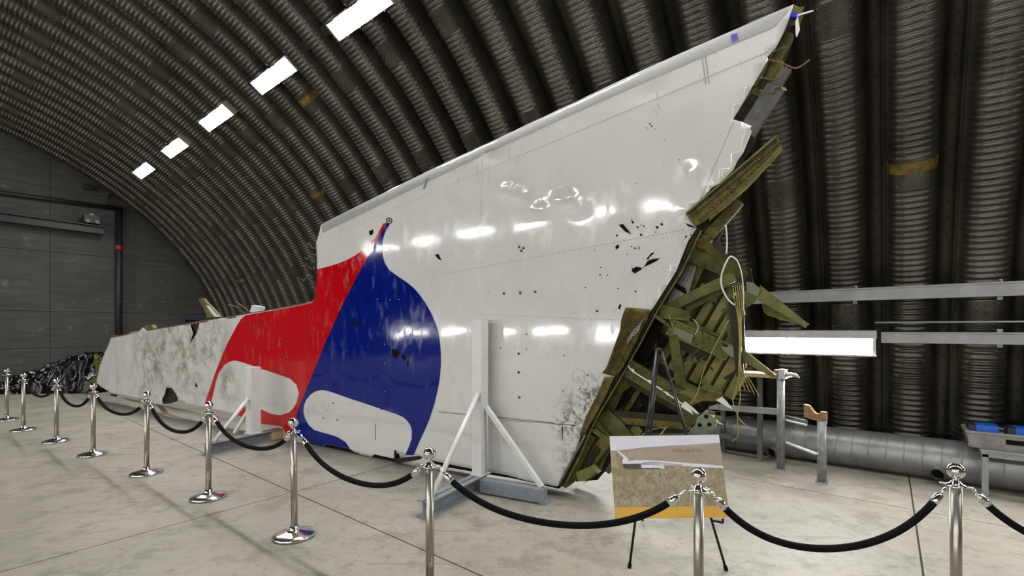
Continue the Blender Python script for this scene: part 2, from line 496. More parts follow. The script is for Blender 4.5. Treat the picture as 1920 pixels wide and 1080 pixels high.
# ================================================================== LIGHT FIXTURES
def fixture(center, along, face, label, group, length=1.42, width=0.28, wall=False, detail=True):
    """fluorescent fitting: housing, lit diffuser, end caps, clips"""
    c = Vector(center); al = Vector(along).normalized(); n = Vector(face).normalized(); sd = al.cross(n).normalized()
    root = empty('wall_light' if wall else 'ceiling_light', c, label, 'light', group)
    MB().obox(c - n * 0.045, al, sd, n, length / 2, width / 2, 0.045).build('housing', M['housing'], root)
    db = MB().obox(c + n * 0.022, al, sd, n, length / 2 - 0.03, width / 2 - 0.012, 0.020)
    db.f = db.f[1:]; db.sm = db.sm[1:]
    do = db.build('diffuser', M['lamp'], root)
    do.data.materials.append(M['white_plastic'])
    do.data.polygons.foreach_set('material_index', [0, 1, 1, 1, 1])      # the sides are opaque frame
    for e in (-1, 1):
        MB().obox(c + al * e * (length / 2 - 0.012) + n * 0.02, al, sd, n, 0.014, width / 2, 0.028).build('end_cap', M['housing'], root)
    if wall:
        MB().obox(c + n * 0.03 + Vector((0, 0, width / 2 - 0.035)), al, Vector((0, 0, 1)), n, length / 2 + 0.01, 0.045, 0.045).build('hood', M['housing'], root)
        MB().obox(c + n * 0.03 - Vector((0, 0, width / 2 - 0.008)), al, Vector((0, 0, 1)), n, length / 2 + 0.01, 0.010, 0.03).build('lip', M['housing'], root)
    if not detail: return root
    for e in (-0.66, -0.22, 0.22, 0.66):
        for w in (-1, 1):
            MB().obox(c + al * e * length / 2 + sd * w * (width / 2 + 0.006) + n * 0.0, al, sd, n, 0.02, 0.008, 0.03).build('clip', M['chrome'], root)
    for e in (-0.5, 0.5):
        MB().obox(c + al * e * length - n * 0.11 * (1 if abs(e) else 0) - al * e * 0.3, al, sd, n, 0.02, 0.05, 0.035).build('bracket', M['dark_steel'], root)
    return root
LQ, LZ = 4.05, 6.47
xq = (LQ - Q0) / WV
nrm = Vector((-xq / WV, 0, -math.sqrt(1 - xq * xq) / HV)); 
nR = (PX * nrm.x + Vector((0, 0, nrm.z))).normalized()
nL = (-PX * nrm.x + Vector((0, 0, nrm.z))).normalized()
tn = ['nearest', 'second nearest', 'third nearest', 'fourth nearest', 'fifth and farthest']
vis = 0
for k in range(-5, 5):
    s = 6.15 + 2.75 * k
    if k >= 0:
        lab = 'fluorescent ceiling light on the vault, %s of the row in view' % tn[k]
    else:
        lab = 'fluorescent ceiling light of the right row, above and behind the viewpoint'
    fixture(hang(s, LQ, LZ), AX, nR, lab, 'ceiling lights of the right row' if k >= 0 else 'right row lights outside the frame', detail=k >= 0)
    fixture(hang(s, 2 * Q0 - LQ, LZ), AX, nL, 'fluorescent ceiling light of the left row, outside the frame', 'ceiling lights of the left row', detail=False)
# dark trunking that links the ceiling lights
rail = MB().bar(hang(S_NEAR + .2, LQ + 0.05, LZ + 0.19), hang(S_END - 0.1, LQ + 0.05, LZ + 0.19), 0.14, 0.06, up=-nR)
tag(rail.build('cable_trunking', M['dark_steel'], origin=hang(5, LQ, LZ)), 'dark cable trunking linking the row of ceiling lights', 'trunking')
rail = MB().bar(hang(S_NEAR + .2, 2 * Q0 - LQ - 0.05, LZ + 0.19), hang(S_END - 0.1, 2 * Q0 - LQ - 0.05, LZ + 0.19), 0.14, 0.06, up=-nL)
tag(rail.build('cable_trunking', M['dark_steel'], origin=hang(5, 2 * Q0 - LQ, LZ)), 'dark cable trunking of the left row of lights', 'trunking')
# wall lights
tilt = (-PX + Vector((0, 0, -0.12))).normalized()
fixture(hang(0.86, 7.16, 1.58), AX, tilt, 'lit fluorescent wall light on the ribbed wall beside the torn structure', 'wall lights', 1.5, 0.30, True)
for s in (-4.7, -1.95, 3.65, 6.4):
    fixture(hang(s, 7.16, 1.58), AX, tilt, 'fluorescent wall light on the right wall, out of sight', 'right wall lights out of sight', 1.5, 0.30, True, False)
tl = (PX + Vector((0, 0, -0.12))).normalized()
for k in range(9):
    fixture(hang(-4.7 + 2.75 * k, 2 * Q0 - 7.16, 1.58), AX, tl, 'fluorescent wall light on the left wall, outside the frame', 'left wall lights', 1.5, 0.30, True, False)

# ================================================================== AIRCRAFT FIN
FO = Vector((0.544, 4.782, 0)); FD = Vector((-1385.0, 880.0, 0)).normalized(); FN = Vector((-880.0, -1385.0, 0)).normalized()
TH = 0.56
def raw(px, py, b):
    d = Vector(((px - CX) / FPX, 1, (HOR - py) / FPX))
    base = FO - FN * b
    k = base.dot(FN) / d.dot(FN)
    p = Vector((0, 0, CAM_H)) + d * k
    return (p - base).dot(FD), p.z
def P3(t, z, b): return FO + FD * t - FN * b + Vector((0, 0, max(z, 0.004)))
def W(px, py, b=0.0):
    t, z = raw(px, py, b); return P3(t, z, b)
LE0 = raw(603, 420, TH / 2); LE1 = raw(1488, 8, TH / 2)
_lv = Vector((LE1[0] - LE0[0], LE1[1] - LE0[1])); _ll = _lv.length; _lv /= _ll
_ln = Vector((-_lv.y, _lv.x))
if _ln.y > 0: _ln = -_ln
DENTS = []
def bfun(t, z, dents=False):
    b = 0.0
    if z < 1.8: b += 0.05 * ((1.8 - z) / 1.7) ** 2
    p = Vector((t - LE0[0], z - LE0[1])); e = p.dot(_ln); a = p.dot(_lv)
    if t < LE0[0] + 0.3 or a > -0.5:
        if e > 0: b += 0.05 * max(0.0, 1 - e / 1.6) ** 2 
        rr = 0.17
        if a > -0.2 and e < rr:
            x = 1 - max(0.0, e) / rr
            b += (TH / 2 - 0.05) * (1 - math.sqrt(max(0.0, 1 - x * x * 0.985)))/(1 - math.sqrt(0.015))
    if dents:
        for (x0, z0, x1, z1, w, dep) in DENTS:
            ax, az = x1 - x0, z1 - z0; L2 = ax * ax + az * az
            k = max(0, min(1, ((t - x0) * ax + (z - z0) * az) / L2))
            dd = (t - x0 - k * ax) ** 2 + (z - z0 - k * az) ** 2
            b += dep * math.exp(-dd / (w * w))
        b += 0.0035 * noise.noise(Vector((t * 1.1, z * 1.1, 3.3))) + 0.0016 * noise.noise(Vector((t * 3.7, z * 3.7, 9.1)))
        if t > 6.0:
            k = min(1, (t - 6.0) / 1.0)
            b += k * (0.012 * noise.noise(Vector((t * 3, z * 3, 1.0))) + 0.02 * noise.noise(Vector((t * 1.2, z * 1.6, 5.0))))
    return b
def S2(px, py):          # pixel of the photograph -> (t, z) on the curved front skin
    b = 0.0
    for _ in range(12):
        t, z = raw(px, py, b); b = 0.5 * b + 0.5 * bfun(t, z)
    return raw(px, py, b)
for (a_, c_, d_, e_, w, dep) in ((945, 352, 1000, 375, .05, .022), (1000, 372, 1025, 385, .06, -.02), (1035, 375, 1062, 370, .05, .02), (1062, 370, 1092, 395, .04, .018),
                           (1000, 390, 1040, 388, .05, .02), (1165, 425, 1180, 440, .04, .015), (905, 290, 935, 292, .05, .015), (840, 375, 850, 390, .04, .012), (1200, 180, 1235, 165, .05, .012),
                           (1290, 320, 1300, 360, .06, .02)):
    t0, z0 = S2(a_, c_); t1, z1 = S2(d_, e_); DENTS.append((t0, z0, t1, z1, w, dep))

def skin(name, poly, depth, mat, parent, step_t=0.1, step_z=0.07, thick=0.006, outward=0.0, smooth=True):
    """curved sheet cut from the flat outline poly[(t, z)]; depth(t, z) is its distance behind the reference plane"""
    bm = bmesh.new()
    vs = [bm.verts.new((t, z, 0)) for t, z in poly]
    bm.faces.new(vs)
    t0, t1 = min(p[0] for p in poly), max(p[0] for p in poly); z0, z1 = min(p[1] for p in poly), max(p[1] for p in poly)
    for lo, hi, st, nx in ((t0, t1, step_t, (1, 0, 0)), (z0, z1, step_z, (0, 1, 0))):
        k = math.floor(lo / st) + 1
        while k * st < hi:
            co = (k * st, 0, 0) if nx[0] else (0, k * st, 0)
            bmesh.ops.bisect_plane(bm, geom=bm.verts[:] + bm.edges[:] + bm.faces[:], dist=1e-5, plane_co=co, plane_no=nx)
            k += 1
    bmesh.ops.triangulate(bm, faces=[f for f in bm.faces if len(f.verts) > 4])
    r = parent
    while r.parent: r = r.parent
    for v in bm.verts:
        t, z = v.co.x, v.co.y
        v.co = P3(t, z, depth(t, z) - outward) - r.location
    bmesh.ops.recalc_face_normals(bm, faces=bm.faces)
    f0 = max(bm.faces, key=lambda f: f.calc_area())
    if f0.normal.dot(FN) < 0: bmesh.ops.reverse_faces(bm, faces=bm.faces)
    for f in bm.faces: f.smooth = smooth
    me = bpy.data.meshes.new(name); bm.to_mesh(me); bm.free()
    me.materials.append(mat)
    o = bpy.data.objects.new(name, me); COL.objects.link(o); o.parent = parent
    if thick:
        sm = o.modifiers.new('thickness', 'SOLIDIFY'); sm.thickness = thick; sm.offset = -1
    return o

# painted skin materials (stains are marks with their own shape on the skin)
def blot(nt, vec, c, r, soft=1.0):
    n = nt.nodes.new('ShaderNodeVectorMath'); n.operation = 'DISTANCE'
    nt.links.new(vec, n.inputs[0]); n.inputs[1].default_value = c
    mr = node(nt, 'ShaderNodeMapRange'); mr.inputs['From Min'].default_value = r; mr.inputs['From Max'].default_value = r * (1 - soft)
    nt.links.new(n.outputs['Value'], mr.inputs['Value'])
    return mr.outputs['Result']
def paint(name, base, dark, scuff, rough=0.085, scuff_amt=0.5, stains=False):
    m, nt, b = nmat(name)
    vec = coords(nt, 'Position')
    f = noise_fac(nt, vec, 1.3, 7, 0.6, 0.4, 0.75)
    c = mixc(nt, math_n(nt, 'MULTIPLY', f, 0.6), base, dark)
    vs = coords(nt, 'Position', (1, 1, 0.35))
    g = noise_fac(nt, vs, 9, 8, 0.70, 0.53, 0.68)
    g2 = noise_fac(nt, vec, 0.8, 3, 0.5, 0.42, 0.6)
    c = mixc(nt, math_n(nt, 'MULTIPLY', math_n(nt, 'MULTIPLY', g, g2), scuff_amt), c, scuff)
    sp = noise_fac(nt, vec, 30, 4, 0.55, 0.70, 0.73)
    c = mixc(nt, math_n(nt, 'MULTIPLY', sp, 0.7), c, (0.06, 0.055, 0.04))
    if stains:
        st1 = noise_fac(nt, vec, 3.4, 8, 0.72, 0.43, 0.60)
        mask = None
        for (px, py, r) in ((285, 680, 1.35), (345, 665, 1.3), (395, 640, 0.9), (425, 720, .5), (270, 700, 1.0), (310, 640, 1.0)):
            q = blot(nt, vec, W(px, py), r)
            mask = q if mask is None else math_n(nt, 'MAXIMUM', mask, q)
        mm = math_n(nt, 'MULTIPLY', mask, st1)
        c = mixc(nt, math_n(nt, 'MULTIPLY', mm, 1.0, True), c, (0.24, 0.185, 0.115))
        st2 = noise_fac(nt, vec, 7.5, 7, 0.75, 0.60, 0.72)
        c = mixc(nt, math_n(nt, 'MULTIPLY', math_n(nt, 'MULTIPLY', mask, st2), 0.75), c, (0.10, 0.075, 0.045))
        st3 = noise_fac(nt, vec, 16, 8, 0.75, 0.47, 0.56)
        mask = None
        for (px, py, r) in ((1092, 775, .34), (1070, 795, .28), (1085, 870, .33), (1110, 745, .3)):
            q = blot(nt, vec, W(px, py), r)
            mask = q if mask is None else math_n(nt, 'MAXIMUM', mask, q)
        c = mixc(nt, math_n(nt, 'MULTIPLY', math_n(nt, 'MULTIPLY', mask, st3), 0.95), c, (0.055, 0.042, 0.028))
    nt.links.new(c, b.inputs['Base Color'])
    rr = node(nt, 'ShaderNodeMapRange'); rr.inputs['To Min'].default_value = rough; rr.inputs['To Max'].default_value = rough + 0.25
    nt.links.new(g, rr.inputs['Value']); nt.links.new(rr.outputs['Result'], b.inputs['Roughness'])
    w = noise_fac(nt, vec, 5.5, 3, 0.5, 0.2, 0.8)
    bump(nt, b, w, 0.035, 0.01)
    b.inputs['Specular IOR Level'].default_value = 0.42
    return m
M['skin_white'] = paint('white_aircraft_paint', (0.68, 0.675, 0.645), (0.58, 0.575, 0.545), (0.42, 0.41, 0.375), stains=True)
M['skin_red'] = paint('red_aircraft_paint', (0.53, 0.001, 0.007), (0.43, 0.001, 0.005), (0.34, 0.12, 0.10), scuff_amt=1.0)
M['skin_blue'] = paint('blue_aircraft_paint', (0.0005, 0.009, 0.185), (0.0005, 0.008, 0.14), (0.02, 0.04, 0.17), scuff_amt=0.5)

fin = empty('aircraft_fin', FO + FD * 4, 'torn white aircraft tail fin with red and blue emblem standing on its edge', 'aircraft fin')
front_px = [(1045, 912), (1000, 905), (950, 891), (880, 878), (835, 869), (805, 862), (779, 853), (776, 854), (759, 854), (743, 846), (741, 860), (720, 856), (703, 852), (696, 857), (688, 854), (680, 855), (672, 850), (663, 847), (655, 841), (640, 838), (612, 832), (607, 836), (602.5, 845), (598, 834), (579, 827), (570, 824), (557, 816),
            (545, 815), (535, 812), (529, 800), (508, 797), (482, 794), (455, 783), (420, 772), (398, 766), (383, 762), (352, 757), (334, 752), (329, 738), (322, 728), (311, 727), (308, 740), (304, 748), (303, 760),
            (290, 757), (246, 745), (238, 744), (206, 736), (193, 727), (181, 718),
            (187, 690), (196, 662), (208, 634), (240, 628), (262, 621), (268, 614), (276, 621), (320, 613), (356, 608), (362, 625), (356, 645), (368, 625), (374, 604), (410, 598), (460, 590), (520, 580), (570, 571), (586, 566), (592, 558), (594, 520), (595, 490), (593, 455), (598, 440), (603, 420)]
n_le = 24
for i in range(1, n_le + 1):
    k = i / n_le
    front_px.append((603 + (1488 - 603) * k, 420 + (8 - 420) * k - 10 * math.sin(math.pi * k) * (1 if k < .9 else 1)))
front_px += [(1480, 32), (1468, 62), (1455, 88), (1439, 106), (1440, 112), (1418, 150), (1390, 198), (1374, 224), (1392, 229), (1409, 236), (1398, 268), (1375, 318), (1352, 342), (1334, 352), (1310, 380),
             (1287, 401), (1296, 415), (1306, 428), (1290, 452), (1268, 508), (1245, 545), (1226, 575), (1215, 590), (1190, 640), (1165, 690), (1150, 710), (1132, 742), (1108, 782), (1090, 815), (1078, 850), (1058, 890), (1050, 908)]
front = [S2(*p) for p in front_px]
fs = skin('front_skin', front, lambda t, z: bfun(t, z, True), M['skin_white'], fin, 0.085, 0.06)

red_px = [(725, 418), (719, 419), (704, 446), (692, 459), (680, 469), (665, 480), (651, 487), (637, 493), (622, 498), (594.5, 505), (593.5, 530), (591.5, 558), (586, 567), (570, 571.5), (520, 580.5), (460, 591), (452, 598), (443, 612), (431, 636), (419, 661), (409, 688), (400, 710), (391, 737), (384, 761),
          (396, 764), (399, 748), (402, 730), (405, 715), (411, 699), (421, 684), (431, 678), (441, 676), (458, 680), (485, 690), (519, 701), (544, 710), (556, 721), (560.5, 737), (556, 756), (549, 767), (541, 774), (525, 778.5), (508, 776), (487, 766), (472, 758), (462, 760), (450, 770), (442, 778),
          (455, 782.5), (482, 793.5), (508, 796.5), (529, 799.5), (535, 811), (545, 813.5), (549, 803), (560, 766), (575, 729), (594, 682), (613, 636), (638, 581), (664, 529), (695, 473)]
blue_px = [(725, 418), (695, 473), (664, 529), (638, 581), (613, 636), (594, 682), (575, 729), (560, 766), (549, 803), (545, 814), (557, 815.5), (570, 823.6), (579, 826.6), (598, 833.6), (602.5, 844.4), (607, 835.6), (612, 831.6), (640, 837.6), (655, 840.6), (654, 838), (648, 829), (642, 825), (632, 819), (622, 815.5), (605, 811), (589, 806), (579, 797), (572, 784), (569, 772), (570, 760), (574, 750), (582, 740), (591, 734), (601, 731.5), (610, 732), (618, 734), (656, 747), (704, 763), (745, 777), (756, 782), (764, 789), (770, 798), (772.5, 808), (772, 823), (768, 835), (760, 853),
           (776, 853.5), (786, 829), (797, 806), (806, 784), (815, 756), (821, 731), (825, 708), (827, 685), (827, 662), (825, 640), (822, 622), (817, 607), (810, 590), (801, 573), (789, 555), (777, 541), (765, 531), (752, 522), (740, 514), (729, 505), (722, 494), (717.5, 480), (716, 466), (717.5, 450), (722, 436), (731, 420)]
skin('red_emblem', [S2(*p) for p in red_px], lambda t, z: bfun(t, z, True), M['skin_red'], fs, 0.085, 0.06, 0.0, 0.003)
skin('blue_emblem', [S2(*p) for p in blue_px], lambda t, z: bfun(t, z, True), M['skin_blue'], fs, 0.085, 0.06, 0.0, 0.0032)

M['le_grey'] = paint('grey_leading_edge', (0.40, 0.405, 0.40), (0.34, 0.345, 0.34), (0.28, 0.28, 0.27))
le_px = [(603 + 885 * k / 24, 420 - 412 * k / 24 - 10 * math.sin(math.pi * k / 24)) for k in range(25)]
le_px += [(x + 2, y + (17 + 9 * (x - 603) / 885)) for x, y in reversed(le_px[:-1])]
skin('leading_edge', [S2(*p) for p in le_px], lambda t, z: bfun(t, z, True), M['le_grey'], fs, 0.085, 0.06, 0.0, 0.0025)

# far skin: mirror side of the fin, reaching further at the torn root
def bback(t, z): return TH - bfun(t, z)
def SB(px, py):
    b = TH
    for _ in range(12):
        t, z = raw(px, py, b); b = 0.5 * b + 0.5 * bback(t, z)
    return raw(px, py, b)
lo_tz = [(t, z + 0.03) for (t, z) in front[:49]]
le_tz = [(LE0[0] + (LE1[0] - LE0[0]) * k / 12, LE0[1] + (LE1[1] - LE0[1]) * k / 12) for k in range(13)]
left_top = [S2(*p) for p in ((192, 680), (212, 640), (300, 622), (420, 602), (580, 572), (600, 545), (602, 470))]
right_b = [SB(*p) for p in ((1470, 95), (1440, 190), (1415, 270), (1395, 300), (1400, 330), (1378, 400), (1345, 440), (1372, 500), (1385, 560), (1391, 640), (1394, 690), (1366, 752), (1330, 762), (1300, 800), (1190, 815), (1165, 850), (1120, 900), (1080, 903))]
back_poly = lo_tz + left_top + [(LE0[0] - .02, LE0[1])] + le_tz[1:] + right_b
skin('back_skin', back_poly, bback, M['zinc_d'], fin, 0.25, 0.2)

# ---- torn root of the fin: primer-green structure between the two skins
UPZ = (0, 0, 1)
def mid(a, b, k): return a + (b - a) * k
def beam(name, p0, p1, w, h, mat, b0=0.2, b1=None, w2=None, h2=None, parent=None, up=None):
    """plain bar between two spots; p = pixel of the photograph, b = metres behind the front skin"""
    A = W(*p0, b0); B = W(*p1, b0 if b1 is None else b1)
    return MB().bar(A, B, w, h, up=up or FN, w2=w2, h2=h2).build(name, M[mat], parent or fin)
def channel(name, p0, p1, w, d, mat, b0=0.2, b1=None, fl=0.035, t=0.006, holes=0, taper=1.0):
    """C-section: web facing the viewer with two flanges, optionally a row of lightening rivets"""
    A = W(*p0, b0); B = W(*p1, b0 if b1 is None else b1)
    dr = (B - A).normalized(); s = dr.cross(-FN).normalized(); n = s.cross(dr).normalized()
    if n.dot(FN) < 0: n = -n
    mb = MB()
    mb.bar(A, B, t, w, up=s, w2=t, h2=w * taper)
    o = mb.build(name, M[mat], fin)
    for e in (-1, 1):
        MB().bar(A + s * e * w / 2 - n * d / 2, B + s * e * w / 2 * taper - n * d / 2, d, t, up=s).build('flange', M[mat], o)
    if holes:
        hb = MB()
        for i in range(holes):
            c = mid(A, B, (i + 0.5) / holes) + n * (t / 2 + 0.001)
            for e in (-1, 1):
                cc = c + s * e * w * 0.36
                vs = [cc + (dr * math.cos(a) + s * math.sin(a)) * 0.007 for a in [k * math.pi / 3 for k in range(6)]]
                hb.slab(vs, n * 0.002)
        r = hb.build('rivet_rows', M['zinc_d'], o); r['kind'] = 'stuff'
    return o
def plate(name, pts, mat, b=0.2, t=0.006, parent=None):
    """torn sheet; pts = (px, py[, b])"""
    ps = [W(p[0], p[1], p[2] if len(p) > 2 else b) for p in pts]
    return MB().slab(ps, -FN * t).build(name, M[mat], parent or fin)
def wire(name, pts, r, mat, parent=None, n=6):
    ps = [W(p[0], p[1], p[2]) for p in pts]
    out = []
    for i in range(len(ps) - 1):
        p0, p1, p2, p3 = ps[max(i - 1, 0)], ps[i], ps[i + 1], ps[min(i + 2, len(ps) - 1)]
        for k in range(5):
            t = k / 5
            out.append(0.5 * ((2 * p1) + (p2 - p0) * t + (2 * p0 - 5 * p1 + 4 * p2 - p3) * t * t + (3 * p1 - p0 - 3 * p2 + p3) * t ** 3))
    out.append(ps[-1])
    return MB().tube(out, r, n).build(name, M[mat], parent or fin)

# torn edge of the front skin: dark spar cap following the tear
edge_px = [(1306, 430), (1268, 510), (1226, 577), (1190, 645), (1152, 712), (1108, 785), (1080, 850), (1050, 908)]
for i in range(len(edge_px) - 1):
    a_, c_ = edge_px[i], edge_px[i + 1]
    beam('spar_cap', (a_[0] + 5, a_[1]), (c_[0] + 5, c_[1]), 0.035, 0.13, 'zinc_d', 0.10, up=FN)
    beam('edge_strip', (a_[0] + 9, a_[1] + 2), (c_[0] + 9, c_[1] + 2), 0.014, 0.02, 'zinc_y', 0.035, up=FN)
# riveted web behind the cap
web = [(1290, 470), (1330, 480), (1300, 545), (1258, 590), (1230, 650), (1196, 715), (1165, 770), (1130, 830), (1095, 880), (1068, 900), (1105, 800), (1160, 715), (1215, 610), (1262, 528)]
plate('spar_web', web, 'zinc_y', 0.30, 0.008)
plate('spar_web', [(1225, 600, .22), (1252, 590, .28), (1205, 690, .28), (1170, 700, .22)], 'gash_shade_black', 0.24, 0.006)
rv = MB()
for i in range(26):
    k = i / 26
    for off in (0, 14):
        p = W(1305 - 220 * k + off, 500 + 370 * k, 0.285)
        rv.obox(p, FD, UPZ, FN, 0.006, 0.006, 0.004)
r_ = rv.build('rivet_rows', M['zinc_d'], fin); r_['kind'] = 'stuff'
# grey fitting with black stripes high on the spar
gp = plate('spar_fitting', [(1272, 495), (1305, 500), (1292, 548), (1252, 568), (1258, 540)], 'grey_strip', 0.22, 0.02)
for k in range(3):
    plate('stripe', [(1262 + k * 2, 527 + k * 5), (1286 + k * 2, 541 + k * 5), (1285 + k * 2, 544 + k * 5), (1261 + k * 2, 530 + k * 5)], 'gash_shade_black', 0.214, 0.003, gp)
# stringers of the far skin, running up the bay
strs = [((1366, 744), (1390, 702)), ((1344, 730), (1391, 650)), ((1322, 722), (1388, 608)), ((1300, 714), (1384, 570)), ((1280, 704), (1372, 545)), ((1260, 692), (1350, 538)), ((1240, 680), (1325, 534)), ((1220, 672), (1300, 535)), ((1204, 660), (1262, 560))]
for i, (a_, c_) in enumerate(strs):
    A = W(*a_, 0.47); B = W(*c_, 0.47)
    dr = (B - A).normalized(); s = dr.cross(FN).normalized()
    mb = MB()
    w, h = 0.100, 0.055
    mb.hexa([A - s * w / 2, A + s * w / 2, B + s * w / 2, B - s * w / 2, A - s * w * .36 + FN * h, A + s * w * .36 + FN * h, B + s * w * .36 + FN * h, B - s * w * .36 + FN * h])
    mb.build('stringer', M['stringer'] if i < 6 else M['zinc_y'], fin)
for (a_, c_) in (((1155, 800), (1225, 690)), ((1180, 805), (1238, 710)), ((1120, 880), (1160, 800)), ((1140, 885), (1180, 810))):
    beam('stringer', a_, c_, 0.05, 0.06, 'zinc_y', 0.40)
plate('bay_shade_panel', [(1140, 800), (1235, 660), (1300, 690), (1330, 760), (1290, 812), (1180, 812)], 'zinc_d', 0.50, 0.006)  # dark backing sheet; the bay's shade is put into its colour
# upper rib, broken off
channel('broken_rib', (1284, 468), (1402, 520), 0.15, 0.07, 'zinc', 0.12, 0.25, holes=9)
beam('rib_edge', (1300, 447), (1398, 512), 0.05, 0.03, 'zinc_y', 0.08, 0.2)
plate('torn_gusset', [(1298, 452, .05), (1316, 446, .02), (1334, 456, .06), (1342, 470, .1), (1310, 466, .08)], 'mottled', 0.06)
plate('torn_gusset', [(1330, 470, .1), (1368, 478, .08), (1392, 500, .12), (1405, 512, .16), (1396, 528, .2), (1360, 505, .15)], 'zinc', 0.1)
beam('rib_end', (1399, 505), (1405, 535), 0.07, 0.04, 'zinc_d', 0.2, 0.24)
# diagonal struts
channel('strut', (1252, 577), (1378, 517), 0.085, 0.04, 'zinc_l', 0.2, 0.2)
channel('strut', (1286, 580), (1358, 542), 0.05, 0.03, 'zinc', 0.26, 0.28)
channel('strut', (1262, 625), (1278, 735), 0.085, 0.04, 'zinc', 0.14, 0.2)
channel('strut', (1366, 535), (1372, 640), 0.06, 0.04, 'zinc', 0.3, 0.3)
# bracket beside the tear
channel('bracket', (1237, 588), (1293, 592), 0.085, 0.05, 'zinc_l', 0.10, 0.18)
plate('bracket_plate', [(1236, 570), (1262, 575), (1290, 583), (1295, 594), (1240, 590)], 'zinc', 0.09)
# middle rib with pale splice
channel('broken_rib', (1255, 612), (1368, 662), 0.145, 0.06, 'zinc_l', 0.08, 0.24, holes=9)
plate('splice_plate', [(1264, 612, .055), (1300, 628, .085), (1296, 645, .085), (1262, 625, .055)], 'hinge', 0.06, 0.004)
beam('rib_edge', (1226, 590), (1262, 616), 0.03, 0.03, 'zinc', 0.05, 0.08)
beam('rib_edge', (1290, 605), (1348, 632), 0.045, 0.03, 'zinc', 0.2, 0.26)
channel('rib_cap', (1262, 640), (1330, 672), 0.07, 0.04, 'zinc_d', 0.16, 0.26)
# right-hand frame and outward-pointing stubs
channel('frame_post', (1372, 560), (1388, 706), 0.055, 0.05, 'zinc_d', 0.06, 0.06)
channel('frame_post', (1386, 545), (1392, 690), 0.05, 0.04, 'zinc_y', 0.2, 0.2)
plate('stub_gusset', [(1400, 538), (1420, 545), (1418, 565), (1398, 578), (1394, 556)], 'zinc_l', 0.2)
plate('stub_joint', [(1398, 528), (1412, 530), (1426, 542), (1420, 556), (1402, 548)], 'hinge', 0.17, 0.03)
channel('outrigger', (1417, 545), (1513, 611), 0.11, 0.05, 'zinc_l', 0.20, 0.14, taper=0.3)
plate('outrigger_web', [(1428, 570), (1440, 568), (1475, 595), (1488, 604), (1440, 592), (1432, 585)], 'zinc_y', 0.24)
plate('outrigger_web', [(1450, 593), (1492, 600), (1490, 606), (1462, 600)], 'zinc_l', 0.22)
channel('outrigger', (1388, 664), (1452, 706), 0.085, 0.05, 'zinc_l', 0.14, 0.10, taper=0.3)
plate('stub_joint', [(1352, 652), (1366, 646), (1388, 655), (1388, 672), (1368, 668)], 'hinge', 0.12, 0.02)
# lower rib: long torn channel with bright tear along its edge
channel('broken_rib', (1176, 690), (1300, 762), 0.165, 0.07, 'zinc', 0.06, 0.18, holes=10)
wire('bright_tear', [(1178, 682, .04), (1182, 692, .04), (1200, 705, .045), (1224, 720, .05), (1248, 736, .055), (1280, 758, .06)], 0.007, 'paper')
for (x, y) in ((1186, 695), (1218, 716), (1250, 738)):
    plate('bright_tear', [(x - 3, y - 4), (x + 2, y - 3), (x + 5, y + 4), (x, y + 3)], 'paper', 0.035, 0.004)
channel('rib_cap', (1180, 712), (1290, 775), 0.09, 0.05, 'zinc_d', 0.14, 0.24)
plate('torn_sheet', [(1285, 755), (1310, 740), (1338, 735), (1358, 742), (1345, 752), (1318, 752), (1292, 762)], 'zinc_y', 0.08)
plate('torn_tip', [(1342, 750), (1354, 744), (1362, 752), (1374, 768), (1358, 760)], 'paper', 0.07, 0.005)
plate('torn_sheet', [(1270, 735, .1), (1330, 720, .2), (1356, 738, .16), (1300, 748, .1)], 'zinc_l', 0.1)
plate('torn_sheet', [(1278, 712, .2), (1330, 738, .1), (1325, 746, .1), (1275, 725, .2)], 'zinc', 0.15)
# bright torn lugs and hinge fitting
plate('torn_lug', [(1276, 762), (1284, 752), (1300, 765), (1311, 776), (1304, 775), (1296, 768), (1300, 778), (1288, 770)], 'paper', 0.05, 0.006)
plate('lug_web', [(1280, 765), (1312, 775), (1308, 792), (1290, 800), (1276, 785)], 'zinc', 0.06, 0.03)
hg = plate('hinge_fitting', [(1306, 785), (1322, 770), (1340, 784), (1344, 792), (1334, 808), (1320, 816), (1302, 812)], 'grey_paint', 0.02, 0.09)
hg.data.materials[0] = M['hinge']
for (x, y) in ((1312, 797), (1324, 781), (1330, 796)):
    c = W(x, y, 0.016)
    MB().slab([c + (FD * math.cos(a) + Vector(UPZ) * math.sin(a)) * 0.018 for a in [k * math.pi / 5 for k in range(10)]], -FN * 0.003).build('bolt_hole', M['gash_shade_black'], hg)
for (x, y) in ((1330, 772), (1342, 782), (1346, 796)):
    beam('hinge_pin', (x, y), (x + 9, y + 3), 0.03, 0.03, 'zinc_l', 0.03, 0.01, parent=hg)
# lower beams
channel('cross_beam', (1152, 784), (1296, 796), 0.10, 0.06, 'zinc_y', 0.20, 0.22, holes=10)
beam('beam_cap', (1152, 775), (1300, 786), 0.06, 0.02, 'zinc_d', 0.18, 0.2)
plate('ear_plate', [(1178, 812), (1186, 800), (1198, 800), (1204, 808), (1198, 820), (1182, 822)], 'zinc_l', 0.2, 0.008)
plate('bulkhead', [(1112, 786), (1140, 768), (1165, 790), (1190, 822), (1172, 835), (1140, 822), (1118, 812)], 'zinc', 0.16, 0.02)
channel('bulkhead_lip', (1112, 790), (1144, 826), 0.06, 0.05, 'zinc_y', 0.10, 0.10)
plate('bulkhead_lip', [(1103, 806, .06), (1118, 804, .05), (1142, 822, .08), (1140, 830, .1), (1116, 814, .08)], 'zinc_l', 0.08)
